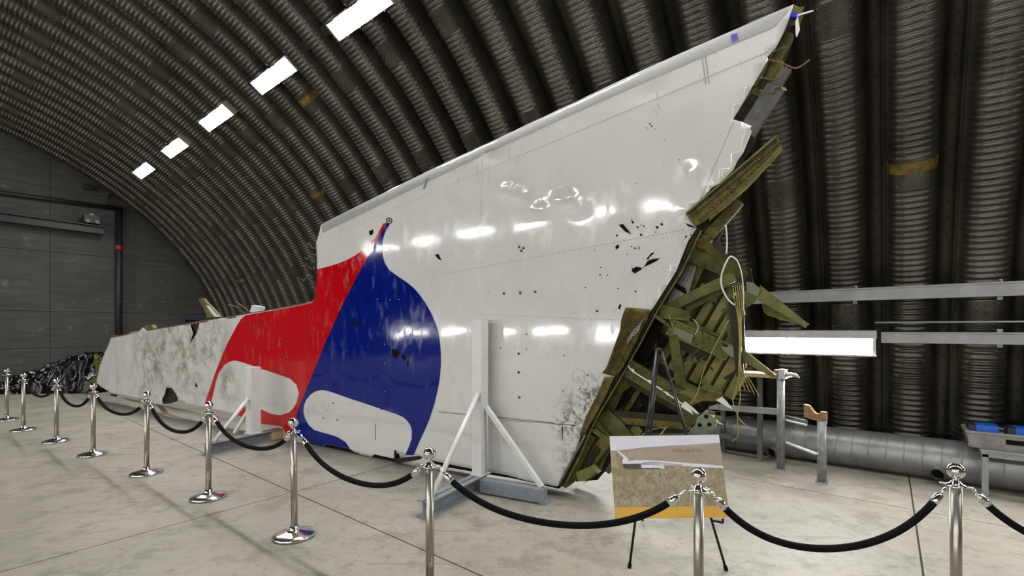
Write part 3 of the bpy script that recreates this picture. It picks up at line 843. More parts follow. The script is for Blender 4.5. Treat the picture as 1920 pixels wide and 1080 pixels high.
# box at the foot
channel('foot_stringer', (1138, 822), (1086, 890), 0.11, 0.06, 'zinc_y', 0.18, 0.18)
channel('foot_stringer', (1108, 815), (1068, 900), 0.09, 0.05, 'zinc', 0.12, 0.12, holes=8)
channel('foot_stringer', (1120, 840), (1092, 885), 0.05, 0.05, 'zinc_d', 0.14, 0.14)
plate('foot_bracket', [(1080, 886), (1108, 874), (1121, 888), (1096, 902), (1084, 903)], 'zinc_l', 0.06, 0.10)
plate('foot_bracket_lip', [(1092, 908), (1120, 886), (1122, 889), (1096, 906)], 'zinc_d', 0.05, 0.02)
beam('foot_edge', (1098, 815), (1050, 905), 0.02, 0.03, 'grey_strip', 0.015, 0.015)
plate('foot_tip', [(1050, 906), (1068, 892), (1074, 906), (1060, 916)], 'zinc', 0.10, 0.05)
# timber prop and wiring seen through the bays
beam('prop', (1224, 735), (1224, 778), 0.03, 0.03, 'wood', 0.5, 0.5)

# peeled strips of the front skin folded toward the viewer
def curl(name, left, right, mat, lift, n=8, fold=0.05):
    mb = MB(); vs = []
    for i in range(n + 1):
        k = i / n * (len(left) - 1); a = int(min(k, len(left) - 2)); u = k - a
        L = (left[a][0] + (left[a + 1][0] - left[a][0]) * u, left[a][1] + (left[a + 1][1] - left[a][1]) * u)
        R = (right[a][0] + (right[a + 1][0] - right[a][0]) * u, right[a][1] + (right[a + 1][1] - right[a][1]) * u)
        for j in range(6):
            w = j / 5
            b = -0.012 - lift * (1 - w) ** 0.8 + fold * math.sin(w * math.pi) * 0.3 + 0.004 * random.uniform(-1, 1)
            vs.append(W(L[0] + (R[0] - L[0]) * w, L[1] + (R[1] - L[1]) * w, b))
    fs_ = [(i * 6 + j, i * 6 + j + 1, (i + 1) * 6 + j + 1, (i + 1) * 6 + j) for i in range(n) for j in range(5)]
    mb.add(vs, fs_, True)
    o = mb.build(name, M[mat], fin)
    sm = o.modifiers.new('thickness', 'SOLIDIFY'); sm.thickness = 0.008
    return o
curl('peeled_skin_strip', [(1174, 577), (1166, 598), (1164, 618), (1152, 652), (1138, 690), (1130, 700)], [(1220, 580), (1214, 598), (1202, 622), (1188, 650), (1168, 690), (1154, 706)], 'mottled', 0.16, 14, 0.2)
plate('bare_metal_patch', [(1205, 600), (1198, 620), (1176, 645), (1175, 636), (1190, 616)], 'grey_strip', -0.055, 0.003)
curl('peeled_skin_strip', [(1134, 708), (1118, 745), (1098, 785), (1088, 816)], [(1152, 706), (1136, 742), (1112, 786), (1092, 818)], 'mottled', 0.03, 8)
# big plank-like spar fragment projecting at the top right
def fragment(pts, b0, b1, mat, t, name):
    ps = [W(x, y, b0 + (b1 - b0) * k) for x, y, k in pts]
    return MB().slab(ps, -FN * t).build(name, M[mat], fin)
pk = fragment([(1285, 399, 0), (1458, 254, 1), (1466, 279, 1), (1402, 345, .6), (1330, 408, .2), (1304, 424, 0)], -0.02, 0.10, 'mottled', 0.02, 'spar_fragment')
fragment([(1287, 397, 0), (1456, 252, 1), (1458, 255, 1), (1289, 400, 0)], -0.05, 0.07, 'zinc_l', 0.02, 'fragment_lip')
fragment([(1402, 338, .6), (1464, 272, 1), (1468, 280, 1), (1404, 350, .6), (1330, 414, .2), (1330, 406, .2)], -0.05, 0.07, 'zinc_y', 0.015, 'fragment_lip')
fragment([(1325, 412, 0), (1385, 374, 1), (1378, 398, 1), (1362, 422, .7), (1345, 452, .3), (1315, 452, 0)], 0.12, 0.2, 'zinc_d', 0.02, 'spar_fragment')
channel('broken_rib', (1322, 450), (1385, 376), 0.09, 0.05, 'zinc_y', 0.10, 0.16, holes=5)
# upper torn edge: nose ribs, grey leading-edge spar and shreds
for (a_, c_, mt) in (((1448, 108), (1474, 60), 'zinc'), ((1420, 165), (1458, 110), 'zinc_y'), ((1400, 200), (1440, 150), 'zinc'), ((1385, 225), (1420, 180), 'zinc_d'), ((1480, 48), (1492, 14), 'zinc')):
    channel('nose_rib', a_, c_, 0.11, 0.10, mt, 0.18, 0.18)
plate('nose_web', [(1490, 12, .2), (1498, 30, .25), (1486, 80, .3), (1470, 120, .3), (1440, 190, .3), (1420, 225, .3), (1395, 228, .2), (1440, 120, .15), (1474, 55, .15)], 'zinc_d', 0.2)
channel('grey_spar', (1398, 250), (1455, 160), 0.14, 0.05, 'grey_strip', 0.10, 0.12)
channel('grey_spar', (1440, 185), (1476, 128), 0.07, 0.04, 'grey_strip', 0.14, 0.18)
plate('torn_white_flap', [(1370, 300, .02), (1404, 240, .03), (1410, 246, .06), (1394, 285, .1), (1368, 322, .08), (1352, 342, .03)], 'white_paint', 0.03, 0.004)
plate('nose_tip', [(1488, 8, .28), (1500, 14, .3), (1508, 12, .32), (1503, 26, .3), (1496, 40, .28), (1492, 24, .25)], 'zinc_y', 0.28, 0.02)
plate('blue_strap', [(1481, 26), (1488, 22), (1496, 26), (1495, 32), (1484, 31)], 'blue_strap', 0.13, 0.05)
plate('paper_tag', [(1491, 40), (1496, 30), (1500, 55), (1494, 70), (1492, 66)], 'paper', 0.12, 0.003)
wire('white_strap', [(1496, 29, .13), (1505, 26, .1), (1525, 20, .08)], 0.006, 'paper')
for pts in ([(1440, 112, .15), (1470, 120, .1), (1490, 128, .06), (1505, 122, .04), (1518, 112, .04)],
            [(1425, 145, .15), (1450, 150, .1), (1464, 146, .1), (1472, 135, .1), (1475, 125, .12)],
            [(1425, 170, .15), (1450, 174, .1), (1452, 166, .1), (1465, 163, .08)],
            [(1450, 98, .15), (1462, 92, .1), (1473, 88, .1)]):
    wire('wire_end', pts, 0.006, 'tan')
plate('yellow_clip', [(1464, 162), (1472, 164), (1475, 168), (1468, 168)], 'yellow_cord', 0.07, 0.02)
# hanging wiring at the root
wire('white_cable', [(1377, 572, .0), (1364, 560, .0), (1354, 540, .0), (1352, 520, .0), (1360, 495, .0), (1370, 481, .02), (1382, 488, .05)], 0.007, 'paper')
wire('white_cable', [(1382, 488, .05), (1390, 510, .0), (1394, 545, .0), (1394, 575, .0), (1397, 590, .0)], 0.005, 'paper')
wire('white_cable', [(1361, 422, .1), (1363, 450, .05), (1362, 476, .02)], 0.006, 'paper')
for k in range(5):
    x = 1374 + k * 4
    wire('yellow_cable', [(x, 535, .02), (x + 4, 565, .0), (1384 + k * 1.5, 600, .0), (1386 + k, 640, .0), (1385 + k * 1.2, 690, .02), (1386 + k * 5, 712, .04), (1388 + k * 9, 728 + k * 4, .05)], 0.0035, 'yellow_cord')
wire('yellow_cable', [(1388, 700, .03), (1380, 730, .03), (1374, 752, .03), (1386, 785, .03), (1400, 798, .03)], 0.0035, 'yellow_cord')
wire('yellow_cable', [(1386, 720, .03), (1388, 745, .03), (1383, 780, .03), (1384, 815, .03), (1372, 828, .03)], 0.0035, 'yellow_cord')
wire('yellow_cable', [(1292, 760, .02), (1306, 740, .0), (1318, 700, .02), (1328, 675, .02), (1345, 640, .05), (1366, 600, .1)], 0.0035, 'yellow_cord')
wire('yellow_cable', [(1200, 820, .1), (1215, 808, .1), (1245, 802, .1), (1240, 815, .1)], 0.005, 'yellow_cord')
wire('yellow_cable', [(1230, 830, .1), (1240, 812, .1), (1252, 800, .1)], 0.005, 'yellow_cord')
for (a_, c_) in (((1280, 680), (1322, 668)), ((1250, 690), (1330, 640)), ((1240, 570), (1385, 530))):
    wire('thin_cable', [(a_[0], a_[1], .12), ((a_[0] + c_[0]) / 2, (a_[1] + c_[1]) / 2 + 5, .1), (c_[0], c_[1], .12)], 0.003, 'grey_strip')

# ---- lower trailing edge: black rail under the blue emblem, and raw core along the torn top edge
def sk(px, py, out=0.0):
    t, z = S2(px, py); return P3(t, z, bfun(t, z) - out)
MB().slab([sk(x, y, -0.025) for x, y in ((566, 818), (610, 826), (660, 838), (742, 852), (746, 872), (700, 863), (640, 849), (587, 835), (570, 830))], -FN * 0.03).build('hinge_rail', M['gash_shade_black'], fin)
MB().slab([sk(x, y, 0.03) for x, y in ((744, 860), (787, 855), (788, 861), (746, 872))], -FN * 0.06).build('rail_end', M['zinc_d'], fin)
MB().bar(sk(742, 844, 0.01), sk(742, 862, 0.01), 0.02, 0.02, up=FN).build('rail_tab', M['zinc_d'], fin)
MB().bar(sk(590, 836.5, 0.0), sk(745, 873, 0.0), 0.02, 0.012, up=UPZ).build('rail_lip', M['grey_strip'], fin)
for (a_, c_) in (((800, 866), (880, 880)), ((880, 880), (960, 893)), ((960, 893), (1044, 912))):
    MB().bar(sk(a_[0], a_[1] + 1, -0.12), sk(c_[0], c_[1] + 1, -0.12), 0.16, 0.06, up=UPZ).build('hinge_rail', M['gash_shade_black'], fin)
tops = [(208, 634), (262, 621), (320, 613), (374, 603), (460, 590), (520, 580), (586, 566), (593, 557), (595, 500), (593, 455), (603, 421)]
for i in range(len(tops) - 1):
    MB().bar(sk(tops[i][0], tops[i][1] + 0.5, -0.04), sk(tops[i + 1][0], tops[i + 1][1] + 0.5, -0.04), 0.07, 0.045, up=UPZ).build('torn_core', M['tan'], fin)
lf = [(181, 718), (187, 690), (196, 662), (208, 634)]
for i in range(3):
    MB().bar(sk(*lf[i], -0.05), sk(*lf[i + 1], -0.05), 0.09, 0.03, up=FD).build('torn_core', M['tan'], fin)
# shreds standing above the left part
plate('green_shred', [(268, 620), (272, 610), (284, 609), (288, 617), (286, 622)], 'zinc_l', 0.15, 0.08)
plate('green_shred', [(208, 634), (212, 628), (218, 628), (217, 634)], 'zinc_y', 0.15, 0.06)
plate('green_shred', [(388, 596), (386, 588), (380, 575), (374, 562), (380, 559), (386, 566), (396, 576), (412, 594)], 'zinc_l', 0.2, 0.05)
plate('bare_shred', [(386, 572), (392, 574), (404, 588), (411, 594), (402, 594), (394, 584)], 'paper', 0.19, 0.006)
plate('rust_shred', [(371, 561), (380, 558), (384, 566), (386, 574), (378, 572)], 'tan', 0.19, 0.01)
plate('pale_block', [(468, 586), (472, 572), (487, 575), (484, 585)], 'paper', 0.15, 0.1)
plate('pale_block', [(241, 628), (243, 623), (262, 620), (262, 624)], 'paper', 0.3, 0.1)
wire('wire_end', [(460, 588, .15), (450, 580, .15), (440, 574, .15), (428, 572, .15)], 0.012, 'tan')
wire('wire_end', [(470, 586, .15), (455, 575, .15), (442, 565, .15)], 0.010, 'tan')
plate('dark_tear', [(362, 606), (376, 603), (372, 622), (366, 634), (356, 644), (354, 632), (358, 618)], 'zinc_d', 0.04, 0.01)
plate('dark_tear', [(311, 728), (322, 728), (329, 738), (332, 752), (318, 757), (306, 757), (304, 748), (308, 740)], 'zinc_d', 0.10, 0.01)
plate('hanging_shred', [(292, 758), (304, 760), (312, 770), (314, 774), (304, 772)], 'tan', 0.02, 0.01)
plate('hanging_shred', [(207, 738), (218, 740), (217, 744), (208, 742)], 'zinc_d', 0.02, 0.02)
for (x, y, s_) in ((593, 462, 1), (590, 480, -1), (588, 500, 1), (584, 520, -1)):
    wire('wire_end', [(x + 4, y, .1), (x - 6, y + 4 * s_, .1), (x - 14, y - 6 * s_, .1), (x - 18, y + 3, .1)], 0.008, 'tan')
plate('edge_shred', [(180, 690, .25), (186, 672, .25), (194, 668, .2), (190, 690, .2), (184, 712, .2)], 'zinc_y', 0.2, 0.02)
plate('edge_shred', [(165, 715, .3), (176, 708, .25), (182, 712, .2), (180, 720, .2)], 'zinc_l', 0.2, 0.02)

# ---- flat marks on the skin: gashes, scribbles, sticker, survey ring
def mark(name, pts, mat, out=0.004):
    return MB().slab([sk(x, y, out) for x, y in pts], FN * 0.001).build(name, M[mat], fs)
G = [[(1184, 508), (1192, 500), (1204, 502), (1202, 506), (1190, 513)], [(1208, 500), (1214, 490), (1222, 486), (1238, 484), (1230, 490), (1216, 497)], [(1212, 486), (1222, 474), (1228, 474), (1218, 482), (1216, 487)],
     [(1160, 422), (1168, 420), (1178, 432), (1184, 440), (1172, 434)], [(1154, 462), (1160, 458), (1161, 464), (1155, 468)], [(735, 656), (742, 654), (750, 662), (744, 672), (736, 668)], [(752, 668), (758, 664), (762, 672), (758, 676)],
     [(764, 676), (767, 676), (766, 688), (763, 687)], [(692, 434), (700, 430), (700, 438), (694, 442)], [(816, 478), (822, 476), (828, 488), (822, 486)], [(660, 598), (664, 596), (664, 608), (661, 612)], [(668, 602), (675, 604), (672, 614), (668, 613)],
     [(1162, 570), (1165, 572), (1162, 580), (1159, 578)], [(703.4, 794), (704.2, 794), (704.8, 824), (704, 824)], [(402, 652), (405, 651), (404, 662), (401, 662)], [(366, 716), (370, 722), (372, 726), (367, 725)], [(1040, 794.3), (1080, 797), (1080, 798), (1040, 795.3)],
     [(950, 788), (1040, 794), (1040, 794.6), (950, 788.6)], [(1054, 800), (1056, 800), (1054.5, 824), (1053.6, 828)], [(1285, 418), (1300, 424), (1304, 428), (1290, 424)], [(1118, 582), (1122, 582), (1122, 585), (1118, 585)], [(822, 772), (1040, 793), (1040, 793.7), (822, 772.7)],
     [(1190, 545), (1193, 545), (1193, 548), (1190, 548)], [(1155, 440), (1158, 440), (1158, 444), (1155, 443)]]
mr = random.Random(5)
for (cx, cy, sx, sy, n, r0) in ((1210, 425, 40, 14, 9, 2.2), (1180, 470, 18, 30, 6, 1.8), (1290, 440, 14, 6, 5, 1.6), (1120, 520, 60, 40, 8, 1.2), (960, 640, 70, 60, 7, 1.3), (1220, 240, 8, 6, 4, 1.8), (690, 600, 60, 60, 6, 1.4), (640, 770, 60, 20, 5, 1.2), (1090, 730, 40, 40, 6, 1.3)):
    for _ in range(n):
        x, y = cx + mr.gauss(0, sx / 2), cy + mr.gauss(0, sy / 2); r = r0 * mr.uniform(.5, 1.3)
        G.append([(x - r, y - r * .6), (x + r * .5, y - r), (x + r, y + r * .4), (x - r * .2, y + r)])
for g in G: mark('gash', g, 'gash_shade_black')
M['blue_crayon'] = pm('blue_crayon', (0.32, 0.42, 0.56), (0.5, 0.55, 0.6), 60, 0.5)
for g in ([(1229, 172), (1231, 172), (1234, 182), (1232, 183)], [(1231, 196), (1234, 195), (1238, 205), (1235, 206)]): mark('crayon_smear', g, 'blue_crayon')
mark('purple_sticker', [(1370, 66), (1382, 62), (1385, 74), (1373, 79)], 'purple')
mark('grey_tape', [(793, 355), (800, 334), (804, 333), (797, 354)], 'grey_paint')
def ring_mark(cx, cy, r0, r1, mat, name):
    mb = MB(); n = 24; vs = []
    for k in range(n):
        a = 2 * math.pi * k / n
        for r in (r0, r1): vs.append(sk(cx + r * math.cos(a), cy + r * math.sin(a), 0.0055))
    mb.add(vs, [(2 * k, 2 * k + 1, (2 * k + 3) % (2 * n), (2 * k + 2) % (2 * n)) for k in range(n)])
    return mb.build(name, M[mat], fs)
ring_mark(730, 414, 4, 6, 'dark_steel', 'target_ring'); ring_mark(730, 414, 0.3, 2, 'dark_steel', 'target_ring')
M['faint_red'] = pm('faint_red_ink', (0.55, 0.40, 0.36), (0.6, 0.5, 0.46), 30, 0.5)
ring_mark(1085, 705, 12, 12.8, 'faint_red', 'inked_ring')
for (x, y) in ((732, 563), (708, 562), (748, 562), (721, 646), (721, 682), (722, 735), (974, 463), (982, 465), (978, 470), (945, 550), (976, 549), (1004, 547), (973, 663), (973, 698), (974, 745), (539, 641), (539, 671)):
    mark('survey_dot', [(x - 2, y - 2.4), (x + 1.2, y - 2.4), (x + 2, y + 1), (x + 1, y + 2.4), (x - 2, y + 2)], 'gash_shade_black')
    mark('survey_dot', [(x - 1, y - 2), (x + 2, y - 1), (x + 0.5, y + 1)], 'yellow_cord', 0.0062)
# rivet lines
rv = MB()
def rivets(a_, c_, n):
    for i in range(n):
        k = i / n
        p = sk(a_[0] + (c_[0] - a_[0]) * k, a_[1] + (c_[1] - a_[1]) * k, 0.001)
        rv.obox(p, FD, UPZ, FN, 0.005, 0.005, 0.001)
rivets((620, 440), (1445, 95), 170); rivets((1316, 100), (1324, 160), 16); rivets((1322, 98), (1330, 158), 16); rivets((905, 292), (902, 420), 24); rivets((1375, 230), (1310, 380), 30); rivets((800, 520), (1285, 430), 80)
rivets((820, 770), (1040, 792), 50); rivets((905, 590), (1160, 600), 40)
r_ = rv.build('rivet_rows', pm('rivet_grey', (0.36, 0.355, 0.33), (0.3, 0.3, 0.28), 9, 0.5), fs); r_['kind'] = 'stuff'  # rivet heads in a plain darker grey

rv = MB()
def dots(a_, c_, b0, b1, n, r=0.006, rows=((0, 0),)):
    for i in range(n):
        k = (i + .5) / n
        for ox, oy in rows:
            p = W(a_[0] + (c_[0] - a_[0]) * k + ox, a_[1] + (c_[1] - a_[1]) * k + oy, b0 + (b1 - b0) * k)
            rv.obox(p, FD, UPZ, FN, r, r, 0.003)
dots((1291, 402), (1458, 262), -0.024, 0.094, 34, 0.006, ((0, 0), (6, 5)))
dots((1310, 415), (1462, 276), -0.02, 0.10, 24, 0.005)
dots((1180, 585), (1142, 690), -0.155, -0.145, 22, 0.006, ((0, 0), (6, 2)))
dots((1205, 590), (1160, 690), -0.085, -0.085, 18, 0.006)
r_ = rv.build('rivet_rows', M['zinc_d'], fin); r_['kind'] = 'stuff'
# lightening holes in painted shade, clips and bent shreds that fill the torn bays
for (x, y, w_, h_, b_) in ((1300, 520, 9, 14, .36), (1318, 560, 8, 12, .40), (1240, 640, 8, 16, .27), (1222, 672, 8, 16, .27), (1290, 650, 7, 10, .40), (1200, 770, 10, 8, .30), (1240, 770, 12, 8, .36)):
    plate('lightening_hole', [(x + w_ * math.cos(a) * (1 if True else 0), y + h_ * math.sin(a)) for a in [k * math.pi / 5 for k in range(10)]], 'gash_shade_black', b_, 0.004)
rnd = random.Random(11)
for k in range(15):
    x = rnd.uniform(1235, 1385); y = rnd.uniform(500, 800)
    if x > 1150 + (900 - y) * 0.47 or y > 700 and x > 1180 and x < 1330:
        if x > 1330 and y > 720: continue
        a = rnd.uniform(-0.6, 1.2); L = rnd.uniform(8, 22); w_ = rnd.uniform(2, 5); b_ = rnd.uniform(0.05, 0.3)
        dx, dy = math.cos(a) * L, math.sin(a) * L
        plate('bent_clip', [(x, y, b_), (x + dx, y + dy, b_ + .02), (x + dx - w_ * math.sin(a), y + dy + w_ * math.cos(a), b_ + .03), (x + dx * .4 - 1.6 * w_ * math.sin(a), y + dy * .4 + 1.6 * w_ * math.cos(a), b_), (x - w_ * math.sin(a), y + w_ * math.cos(a), b_)], rnd.choice(['zinc', 'zinc_l', 'zinc_y', 'zinc_d', 'zinc_d', 'hinge']), b_, 0.005)
for k in range(4):
    x = rnd.uniform(1250, 1360); y = rnd.uniform(560, 760)
    wire('wire_end', [(x, y, .05), (x + rnd.uniform(-8, 12), y + rnd.uniform(5, 16), .03), (x + rnd.uniform(-12, 22), y + rnd.uniform(15, 34), .05), (x + rnd.uniform(-16, 30), y + rnd.uniform(24, 46), .04)], 0.003, rnd.choice(['tan', 'yellow_cord', 'paper', 'black_metal']))
# black plates painting the shade of open bays beside the spar
plate('bay_shade', [(1228, 605), (1250, 594), (1212, 680), (1188, 690)], 'gash_shade_black', 0.215, 0.004)
plate('bay_shade', [(1168, 735), (1190, 720), (1172, 760), (1150, 775)], 'gash_shade_black', 0.28, 0.004)
plate('bay_shade', [(1206, 728), (1250, 738), (1262, 772), (1200, 776)], 'gash_shade_black', 0.30, 0.004)

# ================================================================== WHITE SUPPORT STANDS
def ibeam(mb_name, A, B, h, w, t, mat, parent):
    d = (B - A).normalized(); s = d.cross(Vector(UPZ)).normalized()
    o = MB().bar(A + Vector((0, 0, h / 2)), B + Vector((0, 0, h / 2)), t, h, up=UPZ).build(mb_name, M[mat], parent)
    MB().bar(A + Vector((0, 0, h - t / 2)), B + Vector((0, 0, h - t / 2)), w, t, up=UPZ).build('flange', M[mat], o)
    MB().bar(A + Vector((0, 0, t / 2)), B + Vector((0, 0, t / 2)), w, t, up=UPZ).build('flange', M[mat], o)
    return o
def stand(base, post_h, beam_a, beam_b, brace, brace_top, cross, cross_brace, label, pw=0.125, bh=0.16):
    root = empty('support_stand', base, label, 'stand', 'white support stands')
    b0 = Vector(base)
    ang = FD
    pb = b0 + Vector((0, 0, bh)); pt = b0 + Vector((0, 0, post_h))
    MB().obox((pb + pt) / 2, FD, FN, UPZ, pw / 2, pw / 2, (post_h - bh) / 2).build('post', M['white_paint'], root)
    MB().obox(pb + Vector((0, 0, 0.006)), FD, FN, UPZ, pw * .62, pw * .62, 0.006).build('foot_plate', M['white_paint'], root)
    ibeam('floor_beam', beam_a, beam_b, bh, 0.15, 0.012, 'grey_paint', root)
    MB().tube([brace, brace_top], 0.026, 12).build('brace', M['white_paint'], root)
    if cross:
        c = MB().bar(cross[0], cross[1], 0.12, 0.13, up=UPZ).build('cross_beam', M['grey_paint'], root)
        e = cross[1]
        MB().obox((e.x, e.y, 0.02), FD, FN, UPZ, 0.04, 0.05, 0.02).build('foot_pad', M['grey_paint'], c)
    MB().bar(cross_brace[0], cross_brace[1], 0.045, 0.045, up=FN).build('brace', M['white_paint'], root)
    return root
def onf(px, py, z): return at_floor(px, py, z)
bh = 0.16
pb = at_floor(900, 889, bh); pb.z = 0
fa = at_floor(793, 940, bh); fa.z = 0
dirb = (pb - fa).normalized()
cr0 = pb - FD * 0.06 + FN * 0.03; 
cend = at_floor(1022, 916, 0.15); cend.z = 0.085; c0 = at_floor(905, 897, 0.15); c0.z = 0.085
br_top = at_depth(897, 737, pb.y - 0.07)
brc = fa + dirb * 0.12 + Vector((0, 0, bh))
cb1 = at_floor(1016, 913, 0.15)
cb0 = at_depth(907, 762, pb.y - 0.02) - FD * 0.03
stand(pb, at_depth(900, 600, pb.y).z, fa, pb + dirb * 0.12, brc, br_top, (c0, cend), (cb0, cb1), 'white steel post with two braces on grey beams, beside the blue emblem')
# second stand, in front of the red emblem
pb2 = at_floor(475, 812, bh); pb2.z = 0
fa2 = at_floor(384, 832, bh); fa2.z = 0
fb2 = at_floor(528, 802, bh); fb2.z = 0
dir2 = (fb2 - fa2).normalized()
st2 = stand(pb2, at_depth(475, 688, pb2.y).z, fa2, fb2, fa2 + dir2 * 0.12 + Vector((0, 0, bh)), at_depth(470, 742, pb2.y - 0.05), None,
      (at_depth(466, 770, pb2.y + 0.02), at_floor(440, 812, bh)), 'white steel post on a grey beam in front of the red emblem', pw=0.15)
# timber blocks under the fin
for k, (x, y) in enumerate(((491, 814), (520, 806))):
    p = at_floor(x, y, 0.12) - FN * 0.22
    p.z = 0
    blk = MB()
    blk.obox(p + Vector((0, 0, 0.07)) - Vector((0, 0, .01)), FD, FN, UPZ, 0.06, 0.10, 0.06)
    blk.obox(p + Vector((0, 0, 0.13)), FD, FN, UPZ, 0.05, 0.09, 0.01)
    tag(blk.build('timber_block', M['ply'], origin=p), ['pale timber block under the fin just right of the left white post', 'pale timber block under the red point of the emblem'][k], 'block', 'timber blocks')

# ================================================================== ROPE BARRIER
ST = [(13, 788), (44, 807), (106, 828), (175, 853), (275, 888), (391, 933), (552, 1005)]
spots = [at_floor(x, y) for x, y in ST]
for (x, top) in ((806, 838), (1310, 877), (1793, 869)):
    y = FPX * (CAM_H - 1.0) / (top - HOR)
    spots.append(Vector(((x - CX) / FPX * y, y, 0)))
spots.append(Vector((3.95, 2.35, 0)))
M['chrome_base'] = pm('chrome_base', (0.74, 0.73, 0.70), (0.66, 0.65, 0.62), 12, 0.16, 1.0)
def make_stanchion():
    root = empty('stanchion', (0, 0, 0))
    base = MB().lathe([(0.0, 0.0), (0.166, 0.0), (0.168, 0.006), (0.168, 0.02), (0.162, 0.025), (0.120, 0.036), (0.07, 0.047), (0.045, 0.053), (0.038, 0.062), (0.036, 0.085), (0.0, 0.085)], n=40)
    base.build('base', M['chrome_base'], root)
    MB().lathe([(0.0, 0.085), (0.0265, 0.085), (0.0265, 0.873), (0.0, 0.873)], n=24).build('pole', M['steel_pole'], root)
    cl = MB().lathe([(0.0, 0.868), (0.030, 0.868), (0.046, 0.874), (0.047, 0.879), (0.040, 0.884), (0.026, 0.890), (0.020, 0.902), (0.012, 0.908), (0.012, 0.922), (0.019, 0.926), (0.0, 0.927)], n=28).build('collar', M['chrome'], root)
    for k in range(4):
        a = k * math.pi / 2 + 0.3; c = Vector((0.052 * math.cos(a), 0.052 * math.sin(a), 0.880)); t = Vector((-math.sin(a), math.cos(a), 0)); r_ = Vector((math.cos(a), math.sin(a), 0))
        MB().tube([c + (t * math.cos(u) + r_ * math.sin(u)) * 0.014 for u in [j * math.pi / 6 for j in range(13)]], 0.0035, 6).build('ring', M['chrome'], cl)
    R_ = 0.0415
    MB().lathe([(R_ * math.sin(math.pi * i / 16), 0.9585 - R_ * math.cos(math.pi * i / 16)) for i in range(17)], n=28).build('ball', M['chrome'], root)
    return root
st_labels = ['chrome rope stanchion at the left edge of the picture, first of the line',
             'chrome rope stanchion, second of the line from the left picture edge',
             'chrome rope stanchion, third of the line, in front of the black tarpaulin',
             'chrome rope stanchion, fourth of the line, before the fin\'s far end',
             'chrome rope stanchion, fifth of the line, below the hole in the dirty fin skin',
             'chrome rope stanchion just left of the white post at the red emblem',
             'chrome rope stanchion where the red and blue emblem halves meet, base showing',
             'chrome rope stanchion in front of the braced white post, its base cut off',
             'chrome rope stanchion standing in front of the field photograph on the easel',
             'chrome rope stanchion before the grey crate table, nearest the right wall',
             'chrome rope stanchion just outside the right edge of the picture']
proto = make_stanchion()
tilts = [0, 0, 0, 0, .006, .018, .022, 0, 0, .006, 0]
for i, p in enumerate(spots):
    o = proto if i == 0 else copy_tree(proto)
    o.location = p
    o.rotation_euler = (0, tilts[i], 0.4 * i)
    tag(o, st_labels[i], 'stanchion', 'rope stanchions')
ballx = lambda i: spots[i] + Vector((math.sin(tilts[i]) * 0.88, 0, 0))
sag = [None, .22, .25, .22, .27, .23, .25, .27, .33, .33]
rope_names = [None, 'black velvet rope between the second and third stanchions from the left', 'black velvet rope between the third and fourth stanchions from the left', 'black velvet rope between the fourth and fifth stanchions, under the dirty fin end',
              'black velvet rope hanging left of the stanchion by the red emblem', 'black velvet rope hanging before the left white stand\'s grey beam', 'black velvet rope hanging below the blue emblem', 'long black velvet rope from the braced stand to the field photograph',
              'black velvet rope hanging right of the field photograph', 'black velvet rope running out of the right edge of the picture']
for i in range(1, 10):
    A, B = ballx(i), ballx(i + 1)
    d = (B - A); L = d.length; d.normalize()
    a0 = A + d * 0.066 + Vector((0, 0, 0.872)); b0 = B - d * 0.066 + Vector((0, 0, 0.872))
    N = 40; pts = []
    kk = 2.2
    for j in range(N + 1):
        u = j / N
        c = (math.cosh(kk * (2 * u - 1)) - math.cosh(kk)) / (math.cosh(kk) - 1)
        pts.append(a0 + (b0 - a0) * u + Vector((0, 0, c * sag[i])))
    root = empty('barrier_rope', (A + B) / 2, rope_names[i], 'rope', 'barrier ropes')
    dist = [0]
    for j in range(N): dist.append(dist[-1] + (pts[j + 1] - pts[j]).length)
    def pt_at(s_):
        for j in range(N):
            if dist[j + 1] >= s_: return pts[j] + (pts[j + 1] - pts[j]) * ((s_ - dist[j]) / (dist[j + 1] - dist[j]))
        return pts[-1]
    T = dist[-1]
    cp = 0.115
    MB().tube([pt_at(cp + (T - 2 * cp) * j / 36) for j in range(37)], 0.0195, 12).build('velvet_rope', M['velvet'], root)
    for e in (0, 1):
        q = lambda s_: pt_at(s_ if e == 0 else T - s_)
        cap = MB().tube([q(0.048), q(0.052), q(0.06), q(0.09), q(cp + 0.004)], [0.006, 0.012, 0.019, 0.0225, 0.0225], 14).build('end_cap', M['chrome'], root)
        hk = MB().tube([q(0.0), q(0.018), q(0.034), q(0.05)], [0.004, 0.0085, 0.006, 0.007], 8).build('snap_hook', M['chrome'], cap)

# ================================================================== EASEL AND PHOTOGRAPH
ap = at_depth(1236, 656, 3.75)
lf_, rf_ = at_floor(1180, 1065, 0.0), at_floor(1362, 1070, 0.0)
ez_root = empty('easel', (ap.x, 3.6, 0), 'thin black folding easel carrying the field photograph', 'easel')
for sgn, foot in ((-1, lf_), (1, rf_)):
    top = ap + Vector((sgn * 0.018, 0, 0))
    lg = MB().tube([foot, mid(foot, top, 0.5), mid(foot, top, 0.501), top], [0.0095, 0.0095, 0.0125, 0.0125], 10).build('leg', M['black_metal'], ez_root)
    MB().tube([foot, mid(foot, top, 0.02)], 0.014, 10).build('rubber_foot', M['velvet'], lg)
    k = 0.213
    c = mid(foot, top, k)
    hk = MB().bar(c + Vector((0, 0.01, -0.005)), c + Vector((-0.05 * -sgn, -0.075, 0.012)), 0.018, 0.014).build('ledge_hook', M['black_metal'], lg)
    e = c + Vector((-0.05 * -sgn, -0.075, 0.012))
    MB().bar(e, e + Vector((0, -0.004, 0.03)), 0.014, 0.010, up=(0, 1, 0)).build('hook_lip', M['black_metal'], hk)
bk = Vector((ap.x + 0.02, 4.30, 0))
